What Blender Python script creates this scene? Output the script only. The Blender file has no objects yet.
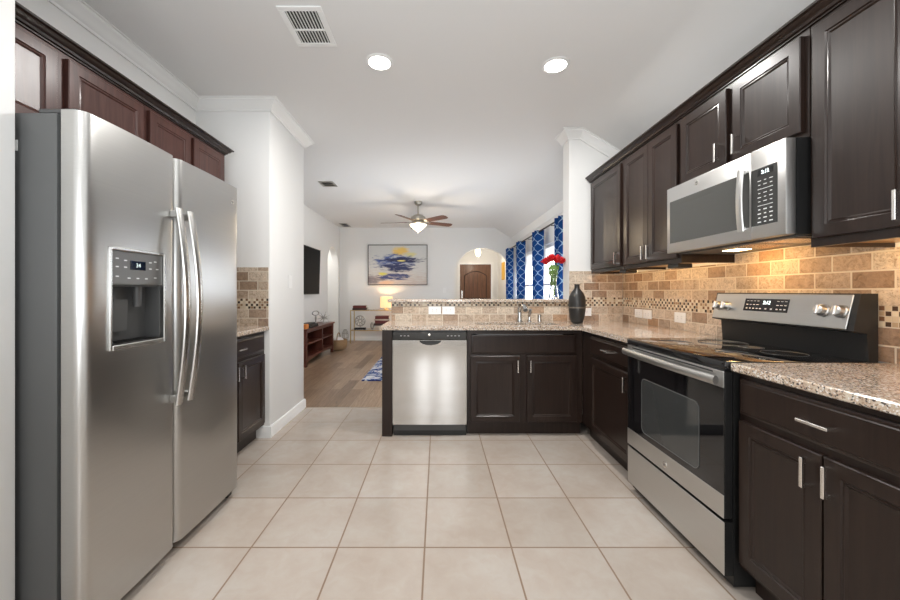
import bpy, bmesh, math, random
from mathutils import Vector, Matrix

random.seed(7)
S = bpy.context.scene
COL = S.collection
PI = math.pi

# ------------------------------------------------------------------ camera
F_PX = 361.4
cam_d = bpy.data.cameras.new('camera')
cam_d.sensor_width = 36.0
cam_d.lens = F_PX / 900 * 36
cam_d.shift_x = 12 / 900
cam_d.shift_y = -8.5 / 900
cam_d.clip_start = 0.02
cam = bpy.data.objects.new('camera', cam_d)
cam.location = (0, 0, 1.18)
cam.rotation_euler = (PI / 2, 0, 0)
COL.objects.link(cam)
S.camera = cam

# ------------------------------------------------------------------ world, lights, exposure
W = bpy.data.worlds.new('sky')
S.world = W
W.use_nodes = True
bg = W.node_tree.nodes['Background']
bg.inputs[0].default_value = (0.93, 0.96, 1.0, 1)
bg.inputs[1].default_value = 1.0
S.view_settings.view_transform = 'Standard'
S.view_settings.look = 'None'
S.view_settings.gamma = 1
S.view_settings.exposure = 0.42


def area(name, loc, direction, sx, sy, power, color=(1, 1, 1), shape='RECTANGLE', spread=PI):
    d = bpy.data.lights.new(name, 'AREA')
    d.shape = shape
    d.size = sx
    d.size_y = sy
    d.energy = power
    d.color = color
    d.spread = spread
    o = bpy.data.objects.new(name, d)
    o.location = loc
    o.rotation_euler = Vector(direction).to_track_quat('-Z', 'Y').to_euler()
    COL.objects.link(o)
    return o


def point(name, loc, power, color=(1, 1, 1), r=0.05):
    d = bpy.data.lights.new(name, 'POINT')
    d.energy = power
    d.color = color
    d.shadow_soft_size = r
    o = bpy.data.objects.new(name, d)
    o.location = loc
    COL.objects.link(o)
    return o


# daylight from the two tall windows behind the camera, and from the living room windows
area('back_daylight', (-0.41, -2.45, 1.30), (0, 1, 0), 0.42, 1.75, 12.5, (0.97, 0.985, 1.0))
area('back_daylight', (0.42, -2.45, 1.30), (0, 1, 0), 0.42, 1.75, 12.5, (0.97, 0.985, 1.0))
# two added fill lights aimed up, brightening ceiling and rooms
area('bounce_fill', (-0.25, -0.5, 1.30), (0, 0.35, 1), 1.8, 1.4, 32, (0.88, 0.945, 1.0))
area('bounce_fill', (-0.3, 5.2, 0.9), (0, 0.45, 1), 2.0, 2.0, 21, (0.92, 0.96, 1.0))
for yy in (4.55, 6.00, 7.35, 8.33):
    area('window_daylight', (1.95, yy, 1.30), (-1, 0, -0.05), 1.25, 0.62 if yy > 8 else 0.80, 13, (0.95, 0.98, 1.0))

# ------------------------------------------------------------------ material helpers


def mat(name, color=(0.8, 0.8, 0.8), rough=0.5, metal=0.0, spec=0.5, emit=None, estr=0.0, trans=0.0, ior=1.45, coat=0.0, aniso=0.0):
    m = bpy.data.materials.new(name)
    m.use_nodes = True
    b = m.node_tree.nodes['Principled BSDF']
    b.inputs['Base Color'].default_value = (*color, 1)
    b.inputs['Roughness'].default_value = rough
    b.inputs['Metallic'].default_value = metal
    b.inputs['Specular IOR Level'].default_value = spec
    b.inputs['IOR'].default_value = ior
    b.inputs['Transmission Weight'].default_value = trans
    b.inputs['Coat Weight'].default_value = coat
    b.inputs['Anisotropic'].default_value = aniso
    if emit:
        b.inputs['Emission Color'].default_value = (*emit, 1)
        b.inputs['Emission Strength'].default_value = estr
    return m


class NT:
    def __init__(s, m):
        s.m = m
        s.t = m.node_tree
        s.b = s.t.nodes['Principled BSDF']

    def n(s, typ, **kw):
        nd = s.t.nodes.new(typ)
        for k, v in kw.items():
            if k.startswith('i_'):
                nd.inputs[k[2:].replace('_', ' ')].default_value = v
            else:
                setattr(nd, k, v)
        return nd

    def l(s, a, b):
        s.t.links.new(a, b)

    def coords(s, order='xyz', scale=(1, 1, 1), off=(0, 0, 0), kind='Object'):
        tc = s.n('ShaderNodeTexCoord')
        sp = s.n('ShaderNodeSeparateXYZ')
        s.l(tc.outputs[kind], sp.inputs[0])
        cb = s.n('ShaderNodeCombineXYZ')
        for i, c in enumerate(order):
            s.l(sp.outputs['xyz'.index(c)], cb.inputs[i])
        mp = s.n('ShaderNodeMapping')
        mp.inputs['Location'].default_value = off
        mp.inputs['Scale'].default_value = scale
        s.l(cb.outputs[0], mp.inputs[0])
        return mp.outputs[0]

    def noise(s, vec, scale, detail=4, rough=0.5, dist=0.0):
        nd = s.n('ShaderNodeTexNoise')
        nd.inputs['Scale'].default_value = scale
        nd.inputs['Detail'].default_value = detail
        nd.inputs['Roughness'].default_value = rough
        nd.inputs['Distortion'].default_value = dist
        s.l(vec, nd.inputs['Vector'])
        return nd.outputs['Fac']

    def ramp(s, fac, stops, interp='LINEAR'):
        nd = s.n('ShaderNodeValToRGB')
        cr = nd.color_ramp
        cr.interpolation = interp
        while len(cr.elements) < len(stops):
            cr.elements.new(0.5)
        for e, (p, c) in zip(cr.elements, stops):
            e.position = p
            e.color = (*c, 1) if len(c) == 3 else c
        s.l(fac, nd.inputs[0])
        return nd.outputs[0]

    def mix(s, fac, a, b, mode='MIX'):
        nd = s.n('ShaderNodeMix', data_type='RGBA', blend_type=mode)
        for sock, v in ((nd.inputs[0], fac), (nd.inputs[6], a), (nd.inputs[7], b)):
            if isinstance(v, (int, float)):
                sock.default_value = v
            elif isinstance(v, tuple):
                sock.default_value = (*v, 1)
            else:
                s.l(v, sock)
        return nd.outputs[2]

    def math(s, op, a, b=0.0, c=0.0):
        nd = s.n('ShaderNodeMath', operation=op)
        for i, v in enumerate((a, b, c)):
            if isinstance(v, (int, float)):
                nd.inputs[i].default_value = v
            else:
                s.l(v, nd.inputs[i])
        return nd.outputs[0]

    def bump(s, h, strength=0.3, dist=0.002):
        nd = s.n('ShaderNodeBump')
        nd.inputs['Strength'].default_value = strength
        nd.inputs['Distance'].default_value = dist
        s.l(h, nd.inputs['Height'])
        s.l(nd.outputs[0], s.b.inputs['Normal'])

    def color(s, c):
        s.l(c, s.b.inputs['Base Color'])

    def rough(s, c):
        s.l(c, s.b.inputs['Roughness'])


def m_paint(name, col, rough=0.6):
    m = mat(name, col, rough, spec=0.3)
    t = NT(m)
    v = t.coords()
    t.bump(t.noise(v, 90, 3, 0.6), 0.12, 0.002)
    return m


def m_floor_tile():
    m = mat('beige_ceramic_tile', rough=0.3)
    t = NT(m)
    v = t.coords(off=(0.0613, -1.666 + 4.0, 0))
    br = t.n('ShaderNodeTexBrick', offset=0.0, squash=1.0)
    t.l(v, br.inputs['Vector'])
    for k, x in (('Scale', 1), ('Mortar Size', 0.0042), ('Mortar Smooth', 0.15), ('Bias', 0), ('Brick Width', 0.4), ('Row Height', 0.4)):
        br.inputs[k].default_value = x
    br.inputs['Color1'].default_value = (0, 0, 0, 1)
    br.inputs['Color2'].default_value = (1, 1, 1, 1)
    n1 = t.noise(v, 3.0, 3, 0.5, 0.3)
    n2 = t.noise(v, 14, 6, 0.6, 0.8)
    f = t.math('ADD', t.math('MULTIPLY', n1, 0.65), t.math('MULTIPLY', n2, 0.35))
    c = t.ramp(f, [(0.28, (0.40, 0.335, 0.28)), (0.5, (0.445, 0.39, 0.34)), (0.72, (0.485, 0.45, 0.41))])
    per = t.ramp(br.outputs['Color'], [(0.0, (0.93, 0.92, 0.91)), (1.0, (1.04, 1.03, 1.03))])
    c = t.mix(1.0, c, per, 'MULTIPLY')
    c = t.mix(br.outputs['Fac'], c, (0.24, 0.165, 0.115))
    t.color(c)
    t.rough(t.math('ADD', t.math('MULTIPLY', br.outputs['Fac'], 0.5), t.math('ADD', 0.15, t.math('MULTIPLY', n2, 0.14))))
    t.bump(t.math('SUBTRACT', t.math('MULTIPLY', n1, 0.12), br.outputs['Fac']), 0.45, 0.003)
    return m


def m_planks():
    m = mat('brown_wood_planks', rough=0.32)
    t = NT(m)
    v = t.coords('yxz')
    br = t.n('ShaderNodeTexBrick', offset=0.37, squash=1.0)
    t.l(v, br.inputs['Vector'])
    for k, x in (('Scale', 1), ('Mortar Size', 0.0012), ('Mortar Smooth', 0.1), ('Bias', 0), ('Brick Width', 1.2), ('Row Height', 0.13)):
        br.inputs[k].default_value = x
    br.inputs['Color1'].default_value = (0, 0, 0, 1)
    br.inputs['Color2'].default_value = (1, 1, 1, 1)
    g = t.noise(t.coords('xyz', (16, 1.2, 1)), 2.2, 7, 0.65, 1.5)
    f = t.math('ADD', t.math('MULTIPLY', br.outputs['Color'], 0.4), t.math('MULTIPLY', g, 0.75))
    c = t.ramp(f, [(0.15, (0.085, 0.048, 0.028)), (0.42, (0.20, 0.125, 0.078)), (0.66, (0.33, 0.225, 0.15)), (0.9, (0.47, 0.35, 0.25))])
    c = t.mix(br.outputs['Fac'], c, (0.05, 0.03, 0.02))
    t.color(c)
    t.bump(t.math('SUBTRACT', t.math('MULTIPLY', g, 0.3), br.outputs['Fac']), 0.25, 0.002)
    return m


def m_backsplash(name, order):
    m = mat(name, rough=0.55)
    t = NT(m)
    v = t.coords(order, off=(0.03, -0.89 + 0.75, 0))
    br = t.n('ShaderNodeTexBrick', offset=0.5, squash=1.0)
    t.l(v, br.inputs['Vector'])
    for k, x in (('Scale', 1), ('Mortar Size', 0.0042), ('Mortar Smooth', 0.25), ('Bias', 0), ('Brick Width', 0.15), ('Row Height', 0.075)):
        br.inputs[k].default_value = x
    br.inputs['Color1'].default_value = (0, 0, 0, 1)
    br.inputs['Color2'].default_value = (1, 1, 1, 1)
    c = t.ramp(br.outputs['Color'], [(0.0, (0.29, 0.19, 0.125)), (0.15, (0.38, 0.275, 0.20)), (0.4, (0.57, 0.46, 0.355)), (0.65, (0.64, 0.55, 0.445)), (0.85, (0.43, 0.335, 0.255)), (1.0, (0.45, 0.28, 0.165))])
    n1 = t.noise(v, 34, 7, 0.7, 0.9)
    n2 = t.noise(v, 110, 5, 0.7)
    c = t.mix(1.0, c, t.ramp(n1, [(0.30, (0.50, 0.45, 0.40)), (0.48, (0.95, 0.95, 0.95)), (0.70, (1.28, 1.28, 1.28))]), 'MULTIPLY')
    c = t.mix(t.ramp(n2, [(0.34, (0.8, 0.8, 0.8)), (0.47, (0, 0, 0))]), c, (0.27, 0.17, 0.10))
    c = t.mix(br.outputs['Fac'], c, (0.70, 0.62, 0.51))
    t.color(c)
    t.bump(t.math('SUBTRACT', t.math('MULTIPLY', n1, 0.5), br.outputs['Fac']), 0.9, 0.005)
    return m


def m_mosaic(name, order):
    m = mat(name, rough=0.25)
    t = NT(m)
    v = t.coords(order, off=(0.0, -1.04 + 1.05, 0))
    br = t.n('ShaderNodeTexBrick', offset=0.0, squash=1.0)
    t.l(v, br.inputs['Vector'])
    for k, x in (('Scale', 1), ('Mortar Size', 0.0016), ('Mortar Smooth', 0.1), ('Bias', 0), ('Brick Width', 0.021), ('Row Height', 0.021)):
        br.inputs[k].default_value = x
    br.inputs['Color1'].default_value = (0, 0, 0, 1)
    br.inputs['Color2'].default_value = (1, 1, 1, 1)
    lt = t.ramp(br.outputs['Color'], [(0.0, (0.62, 0.52, 0.38)), (0.35, (0.72, 0.64, 0.50)), (0.65, (0.48, 0.36, 0.24)), (0.88, (0.30, 0.18, 0.10))], 'CONSTANT')
    dk = t.ramp(br.outputs['Color'], [(0.0, (0.045, 0.03, 0.022)), (0.3, (0.20, 0.11, 0.065)), (0.52, (0.08, 0.05, 0.035)), (0.7, (0.30, 0.20, 0.12)), (0.85, (0.62, 0.52, 0.38))], 'CONSTANT')
    ck = t.n('ShaderNodeTexChecker')
    ck.inputs['Scale'].default_value = 1 / 0.021
    ck.inputs['Color1'].default_value = (0, 0, 0, 1)
    ck.inputs['Color2'].default_value = (1, 1, 1, 1)
    vv = t.n('ShaderNodeVectorMath', operation='ADD')
    vv.inputs[1].default_value = (0.0, 0.0, 0.0105)
    t.l(v, vv.inputs[0])
    fl = t.n('ShaderNodeVectorMath', operation='MULTIPLY')
    fl.inputs[1].default_value = (1, 1, 0)
    t.l(vv.outputs[0], fl.inputs[0])
    a2 = t.n('ShaderNodeVectorMath', operation='ADD')
    a2.inputs[1].default_value = (0.0, 0.0, 0.0105)
    t.l(fl.outputs[0], a2.inputs[0])
    t.l(a2.outputs[0], ck.inputs['Vector'])
    c = t.mix(ck.outputs['Fac'], lt, dk)
    c = t.mix(br.outputs['Fac'], c, (0.62, 0.54, 0.43))
    t.color(c)
    t.bump(t.math('MULTIPLY', br.outputs['Fac'], -1.0), 0.4, 0.002)
    return m


def m_granite():
    m = mat('speckled_beige_granite', rough=0.13, coat=0.3)
    t = NT(m)
    v = t.coords()
    a = t.noise(v, 26, 4, 0.6, 0.4)
    c = t.ramp(a, [(0.3, (0.46, 0.35, 0.26)), (0.5, (0.57, 0.455, 0.35)), (0.7, (0.65, 0.555, 0.445))])
    vo = t.n('ShaderNodeTexVoronoi', feature='F1')
    vo.inputs['Scale'].default_value = 210
    t.l(v, vo.inputs['Vector'])
    sp = t.n('ShaderNodeSeparateColor')
    t.l(vo.outputs['Color'], sp.inputs[0])
    dk = t.ramp(sp.outputs[0], [(0.0, (1, 1, 1)), (0.13, (0, 0, 0))], 'CONSTANT')
    br = t.ramp(sp.outputs[1], [(0.0, (1, 1, 1)), (0.20, (0, 0, 0))], 'CONSTANT')
    wh = t.ramp(sp.outputs[2], [(0.0, (1, 1, 1)), (0.22, (0, 0, 0))], 'CONSTANT')
    c = t.mix(wh, c, (0.74, 0.71, 0.67))
    c = t.mix(br, c, (0.36, 0.25, 0.18))
    c = t.mix(dk, c, (0.10, 0.085, 0.08))
    t.color(c)
    return m


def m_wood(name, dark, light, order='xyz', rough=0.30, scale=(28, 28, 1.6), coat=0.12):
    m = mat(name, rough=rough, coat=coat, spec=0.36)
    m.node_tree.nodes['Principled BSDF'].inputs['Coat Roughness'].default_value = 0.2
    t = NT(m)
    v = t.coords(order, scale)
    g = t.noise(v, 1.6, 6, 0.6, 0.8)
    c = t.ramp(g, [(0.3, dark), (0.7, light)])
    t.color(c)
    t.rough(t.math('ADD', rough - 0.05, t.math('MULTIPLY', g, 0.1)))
    return m


def m_steel(name, col=(0.50, 0.497, 0.485), rough=0.29, along='y', metal=1.0, an=0.45):
    m = mat(name, col, rough, metal)
    t = NT(m)
    sc = {'y': (60, 1.0, 700), 'x': (1.0, 60, 700), 'z': (500, 500, 1.0)}[along]
    g = t.noise(t.coords('xyz', sc), 1.0, 3, 0.6)
    t.rough(t.math('ADD', rough - 0.025, t.math('MULTIPLY', g, 0.05)))
    lo = tuple(c * 0.975 for c in col)
    hi = tuple(min(1, c * 1.025) for c in col)
    m.node_tree.nodes['Principled BSDF'].inputs['Anisotropic'].default_value = an
    tn = t.n('ShaderNodeTangent', direction_type='RADIAL', axis='Z')
    t.l(tn.outputs[0], t.b.inputs['Tangent'])
    t.color(t.ramp(g, [(0.3, lo), (0.7, hi)]))
    return m


def m_painting():
    m = mat('abstract_blue_yellow_canvas', rough=0.6)
    t = NT(m)
    tc = t.n('ShaderNodeTexCoord')
    sp = t.n('ShaderNodeSeparateXYZ')
    t.l(tc.outputs['Generated'], sp.inputs[0])
    U, V = sp.outputs[0], sp.outputs[2]
    cb = t.n('ShaderNodeCombineXYZ')
    t.l(t.math('MULTIPLY', U, 3.2), cb.inputs[0])
    t.l(t.math('MULTIPLY', V, 11.0), cb.inputs[1])
    n1 = t.noise(cb.outputs[0], 1.7, 8, 0.72, 0.5)
    n2 = t.noise(cb.outputs[0], 3.1, 5, 0.6, 0.3)
    c = t.ramp(t.math('ADD', t.math('MULTIPLY', n2, 0.5), t.math('MULTIPLY', V, 0.5)), [(0.25, (0.58, 0.51, 0.47)), (0.45, (0.66, 0.66, 0.645)), (0.8, (0.62, 0.64, 0.64))])

    def blob(cu, cv, ru, rv, amp=0.9):
        du = t.math('DIVIDE', t.math('SUBTRACT', U, cu), ru)
        dv = t.math('DIVIDE', t.math('SUBTRACT', V, cv), rv)
        d = t.math('ADD', t.math('MULTIPLY', du, du), t.math('MULTIPLY', dv, dv))
        return t.math('ADD', t.math('SUBTRACT', 1.0, d), t.math('MULTIPLY', t.math('SUBTRACT', n1, 0.5), amp * 5.5))

    def on(f):
        return t.ramp(f, [(0.15, (0, 0, 0)), (0.75, (1, 1, 1))])
    c = t.mix(on(blob(0.10, 0.12, 0.22, 0.14)), c, (0.25, 0.22, 0.24))
    c = t.mix(on(blob(0.30, 0.04, 0.18, 0.07, 0.4)), c, (0.72, 0.52, 0.38))
    c = t.mix(on(blob(0.55, 0.84, 0.18, 0.15, 0.5)), c, (0.83, 0.58, 0.16))
    c = t.mix(on(blob(0.72, 0.76, 0.12, 0.08, 0.5)), c, (0.72, 0.67, 0.33))
    c = t.mix(on(blob(0.45, 0.58, 0.42, 0.22)), c, (0.09, 0.14, 0.36))
    c = t.mix(on(blob(0.60, 0.62, 0.42, 0.085, 0.7)), c, (0.03, 0.035, 0.10))
    c = t.mix(on(blob(0.50, 0.44, 0.36, 0.15, 0.8)), c, (0.035, 0.045, 0.13))
    c = t.mix(on(blob(0.45, 0.20, 0.32, 0.10, 0.8)), c, (0.05, 0.07, 0.20))
    c = t.mix(on(blob(0.24, 0.27, 0.10, 0.05, 0.5)), c, (0.72, 0.68, 0.14))
    c = t.mix(on(blob(0.56, 0.605, 0.09, 0.025, 0.2)), c, (0.88, 0.80, 0.25))
    t.color(c)
    return m


def m_trellis():
    m = mat('blue_trellis_fabric', rough=0.8, spec=0.2)
    t = NT(m)
    tc = t.n('ShaderNodeTexCoord')
    sp = t.n('ShaderNodeSeparateXYZ')
    t.l(tc.outputs['UV'], sp.inputs[0])
    U, V = sp.outputs[0], sp.outputs[1]
    Wd, P = 0.125, 0.165
    w = t.math('MULTIPLY', t.math('COSINE', t.math('MULTIPLY', V, 2 * PI / P)), Wd / 4)
    a = t.math('PINGPONG', t.math('ADD', U, w), Wd / 2)
    b = t.math('PINGPONG', t.math('SUBTRACT', t.math('ADD', U, Wd / 2), w), Wd / 2)
    mn = t.math('MINIMUM', a, b)
    c = t.ramp(mn, [(0.0, (0.42, 0.62, 0.80)), (0.004, (0.42, 0.62, 0.80)), (0.0065, (0.012, 0.075, 0.29))])
    t.color(c)
    b_ = t.b
    b_.inputs['Transmission Weight'].default_value = 0.0
    # thin cloth lets some daylight through
    tr = t.n('ShaderNodeBsdfTranslucent')
    t.l(c, tr.inputs['Color'])
    ms = t.n('ShaderNodeMixShader')
    ms.inputs[0].default_value = 0.35
    out = [n for n in t.t.nodes if n.type == 'OUTPUT_MATERIAL'][0]
    t.l(t.b.outputs[0], ms.inputs[1])
    t.l(tr.outputs[0], ms.inputs[2])
    t.l(ms.outputs[0], out.inputs[0])
    return m


def m_rug():
    m = mat('blue_white_rug_pile', rough=0.95, spec=0.1)
    t = NT(m)
    v = t.coords()
    n = t.noise(v, 5.5, 5, 0.7, 1.5)
    c = t.ramp(n, [(0.36, (0.02, 0.035, 0.16)), (0.45, (0.10, 0.17, 0.42)), (0.5, (0.60, 0.62, 0.66)), (0.58, (0.70, 0.70, 0.71)), (0.64, (0.04, 0.08, 0.28))], 'CONSTANT')
    t.color(c)
    t.bump(t.noise(v, 160, 2), 0.5, 0.004)
    return m


M = {}
M['wall'] = m_paint('white_wall_paint', (0.80, 0.80, 0.79))
M['ceiling'] = m_paint('white_ceiling_paint', (0.79, 0.785, 0.775), 0.8)
M['trim'] = mat('white_trim_paint', (0.84, 0.84, 0.83), 0.35)
M['tile'] = m_floor_tile()
M['planks'] = m_planks()
M['granite'] = m_granite()
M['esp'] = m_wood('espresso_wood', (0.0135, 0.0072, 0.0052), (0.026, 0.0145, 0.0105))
M['esp_sheen'] = m_wood('espresso_wood_red_sheen', (0.050, 0.018, 0.014), (0.092, 0.037, 0.029))  # espresso wood with the reddish sheen of reflected light put into its colour
M['maple'] = m_wood('maple_underside', (0.50, 0.29, 0.12), (0.62, 0.38, 0.17), coat=0)
M['black'] = mat('black_plastic', (0.012, 0.012, 0.012), 0.4)
M['blackgl'] = mat('black_glass', (0.006, 0.006, 0.007), 0.05, coat=0.5)
M['ovenwin'] = mat('oven_window_glass', (0.045, 0.048, 0.048), 0.06, coat=0.5)
M['mwglass'] = mat('microwave_tinted_glass', (0.085, 0.085, 0.08), 0.15, spec=0.3)
M['keypad'] = mat('keypad_grey_glass', (0.05, 0.05, 0.048), 0.2, spec=0.3)
M['greyplas'] = mat('dark_grey_plastic', (0.07, 0.07, 0.07), 0.4)
M['fside'] = mat('grey_painted_steel', (0.10, 0.102, 0.102), 0.42, 0.3)
M['steel'] = m_steel('brushed_stainless', along='y')
M['steelx'] = m_steel('brushed_stainless_front', (0.60, 0.595, 0.58), along='x', rough=0.13, an=0.7)
M['steelmw'] = m_steel('brushed_stainless_light', (0.60, 0.595, 0.58), along='y', rough=0.34)
M['chrome'] = mat('polished_chrome', (0.50, 0.50, 0.50), 0.14, 1.0)
M['nickel'] = mat('satin_nickel', (0.78, 0.75, 0.71), 0.24, 1.0)
M['white'] = mat('white_plastic', (0.85, 0.85, 0.84), 0.35)
M['slot'] = mat('dark_slot', (0.03, 0.03, 0.03), 0.6)
M['mark'] = mat('white_print', (0.75, 0.75, 0.75), 0.5)
M['digit'] = mat('lit_digits', (0.9, 1, 1), 0.5, emit=(0.85, 1.0, 1.0), estr=2.2)
M['lens'] = mat('lit_lens', (1, 1, 1), 0.5, emit=(1.0, 0.95, 0.86), estr=9.0)
M['bowl'] = mat('lit_alabaster_glass', (1, 0.95, 0.85), 0.4, emit=(1.0, 0.83, 0.56), estr=1.5)
M['shade'] = mat('lit_linen_shade', (0.85, 0.62, 0.36), 0.8, emit=(1.0, 0.66, 0.32), estr=0.62)
M['warmlamp'] = mat('warm_lamp_lens', (1, 0.8, 0.5), 0.4, emit=(1.0, 0.72, 0.35), estr=12.0)
M['redwood'] = m_wood('red_mahogany', (0.075, 0.020, 0.014), (0.15, 0.045, 0.030), rough=0.35)
M['doorgroove'] = mat('dark_walnut_groove', (0.045, 0.02, 0.011), 0.6)
M['doorwood'] = m_wood('walnut_door', (0.10, 0.045, 0.022), (0.19, 0.09, 0.048), rough=0.4)
M['bladewood'] = m_wood('cherry_blade', (0.075, 0.028, 0.016), (0.13, 0.052, 0.030), 'xyz', 0.35, (3, 3, 3))
M['gold'] = mat('brushed_brass', (0.62, 0.47, 0.25), 0.35, 1.0)
M['brnickel'] = mat('brushed_grey_nickel', (0.42, 0.40, 0.36), 0.35, 1.0)
M['paper'] = mat('book_pages', (0.75, 0.70, 0.62), 0.8)
M['bookred'] = mat('maroon_cloth', (0.14, 0.025, 0.022), 0.6)
M['bookcream'] = mat('cream_cloth', (0.55, 0.46, 0.38), 0.6)
M['bookdark'] = mat('dark_brown_cloth', (0.05, 0.025, 0.02), 0.6)
M['pewter'] = mat('pewter_metal', (0.42, 0.41, 0.39), 0.4, 1.0)
M['wicker'] = mat('wicker', (0.34, 0.22, 0.12), 0.8)
M['linen'] = mat('white_linen', (0.72, 0.71, 0.72), 0.9)
M['tvscr'] = mat('television_screen', (0.005, 0.005, 0.005), 0.5, spec=0.12)
M['darkmetal'] = mat('dark_bronze', (0.045, 0.035, 0.03), 0.4, 0.8)
M['ceramic'] = mat('matte_black_ceramic', (0.022, 0.021, 0.02), 0.36)
M['ceramicband'] = mat('scratched_ceramic_band', (0.12, 0.10, 0.08), 0.5)
M['rose'] = mat('red_petal', (0.62, 0.006, 0.012), 0.5)
M['stem'] = mat('green_stem', (0.16, 0.30, 0.06), 0.5)
M['glass'] = mat('clear_glass', (1, 1, 1), 0.0, trans=1.0, ior=1.45)
M['wglass'] = mat('window_pane', (1, 1, 1), 0.0, trans=1.0, ior=1.05)
M['water'] = mat('vase_water', (0.85, 0.95, 0.85), 0.0, trans=1.0, ior=1.33)
M['yellow'] = mat('yellow_ochre_weave', (0.62, 0.36, 0.06), 0.7)
M['orange'] = mat('orange_plastic', (0.65, 0.22, 0.04), 0.5)
M['canvas'] = m_painting()
M['trellis'] = m_trellis()
M['rug'] = m_rug()
M['steelsink'] = m_steel('sink_steel', (0.30, 0.30, 0.29), along='x', rough=0.35)

# ------------------------------------------------------------------ mesh helpers


class MB:
    def __init__(s, T=None):
        s.bm = bmesh.new()
        s.T = T or (lambda a, b, c: (a, b, c))
        s.mi = 0

    def _add(s, bm2):
        me = bpy.data.meshes.new('tmp')
        for f in bm2.faces:
            f.material_index = s.mi
        bm2.to_mesh(me)
        bm2.free()
        s.bm.from_mesh(me)
        bpy.data.meshes.remove(me)

    def box(s, x0, x1, y0, y1, z0, z1, bev=0.0, seg=1):
        b = bmesh.new()
        bmesh.ops.create_cube(b, size=1)
        for v in b.verts:
            v.co = Vector(s.T(x0 + (x1 - x0) * (v.co.x + .5), y0 + (y1 - y0) * (v.co.y + .5), z0 + (z1 - z0) * (v.co.z + .5)))
        if bev:
            bmesh.ops.bevel(b, geom=b.edges[:], offset=bev, segments=seg, affect='EDGES', profile=0.5)
        s._add(b)
        return s

    def prism(s, poly, axis, a, b_, bev=0.0):
        b = bmesh.new()
        def P(p, q, w):
            return {'x': (w, p, q), 'y': (p, w, q), 'z': (p, q, w)}[axis]
        va = [b.verts.new(Vector(s.T(*P(p, q, a)))) for p, q in poly]
        vb = [b.verts.new(Vector(s.T(*P(p, q, b_)))) for p, q in poly]
        n = len(poly)
        fa = b.faces.new(va)
        fb = b.faces.new(vb[::-1])
        for i in range(n):
            b.faces.new((va[i], vb[i], vb[(i + 1) % n], va[(i + 1) % n]))
        if bev:
            es = list(set(fa.edges[:] + fb.edges[:]))
            bmesh.ops.bevel(b, geom=es, offset=bev, segments=2, affect='EDGES')
        s._add(b)
        return s

    def rings(s, loops, cap0=True, cap1=True, closed=True):
        b = bmesh.new()
        L = [[b.verts.new(Vector(s.T(*p))) for p in lp] for lp in loops]
        n = len(L[0])
        for A, B in zip(L, L[1:]):
            for i in range(n if closed else n - 1):
                j = (i + 1) % n
                b.faces.new((A[i], A[j], B[j], B[i]))
        if cap0:
            b.faces.new(L[0][::-1])
        if cap1:
            b.faces.new(L[-1])
        s._add(b)
        return s

    def panel(s, u0, u1, z0, z1, n0, prof):
        """door slab; prof: (inset, n) from back outwards to the centre panel"""
        lp = [[(u0 + i, n0 + d, z0 + i), (u1 - i, n0 + d, z0 + i), (u1 - i, n0 + d, z1 - i), (u0 + i, n0 + d, z1 - i)] for i, d in prof]
        return s.rings(lp)

    def lathe(s, prof, c=(0, 0, 0), n=24, axis='z', cap0=True, cap1=True):
        lp = []
        for r, h in prof:
            r = max(r, 1e-4)
            ring = []
            for k in range(n):
                a = 2 * PI * k / n
                p, q = r * math.cos(a), r * math.sin(a)
                o = {'z': (p, q, h), 'x': (h, p, q), 'y': (p, h, q)}[axis]
                ring.append((c[0] + o[0], c[1] + o[1], c[2] + o[2]))
            lp.append(ring)
        return s.rings(lp, cap0, cap1)

    def tube(s, pts, r, n=10, ry=None, up=None, cap=True):
        """sweep an oval along a path; r and ry are half widths across 'up' side and along it"""
        P = [Vector(p) for p in pts]
        rs = r if isinstance(r, (list, tuple)) else [r] * len(P)
        lp = []
        upv = Vector(up) if up else None
        pu = None
        for i, p in enumerate(P):
            t = (P[min(i + 1, len(P) - 1)] - P[max(i - 1, 0)]).normalized()
            if upv is not None:
                u = (upv - t * upv.dot(t)).normalized()
            else:
                ref = pu if pu is not None else (Vector((0, 0, 1)) if abs(t.z) < 0.9 else Vector((1, 0, 0)))
                u = (ref - t * ref.dot(t)).normalized()
                pu = u
            w = t.cross(u)
            k2 = (ry if ry is not None else rs[i])
            lp.append([tuple(p + w * (rs[i] * math.cos(2 * PI * k / n)) + u * (k2 * math.sin(2 * PI * k / n))) for k in range(n)])
        return s.rings(lp, cap, cap)

    def torus(s, c, R, r, normal=(0, 1, 0), n=28, m=8, sx=1.0, sz=1.0):
        N = Vector(normal).normalized()
        A = N.cross(Vector((0, 0, 1)))
        A = A.normalized() if A.length > 0.01 else Vector((1, 0, 0))
        B = A.cross(N)
        lp = []
        for i in range(n + 1):
            a = 2 * PI * i / n
            d = A * math.cos(a) * sx + B * math.sin(a) * sz
            ctr = Vector(c) + d * R
            lp.append([tuple(ctr + d * (r * math.cos(2 * PI * k / m)) + N * (r * math.sin(2 * PI * k / m))) for k in range(m)])
        return s.rings(lp, False, False)

    def grid(s, f, nu, nv, uv=None):
        b = bmesh.new()
        lay = b.loops.layers.uv.new('UVMap') if uv else None
        V = [[b.verts.new(Vector(s.T(*f(i / nu, j / nv)))) for j in range(nv + 1)] for i in range(nu + 1)]
        for i in range(nu):
            for j in range(nv):
                fc = b.faces.new((V[i][j], V[i + 1][j], V[i + 1][j + 1], V[i][j + 1]))
                if uv:
                    for lp, (a, c) in zip(fc.loops, ((i, j), (i + 1, j), (i + 1, j + 1), (i, j + 1))):
                        lp[lay].uv = uv(a / nu, c / nv)
        s._add(b)
        return s

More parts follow.
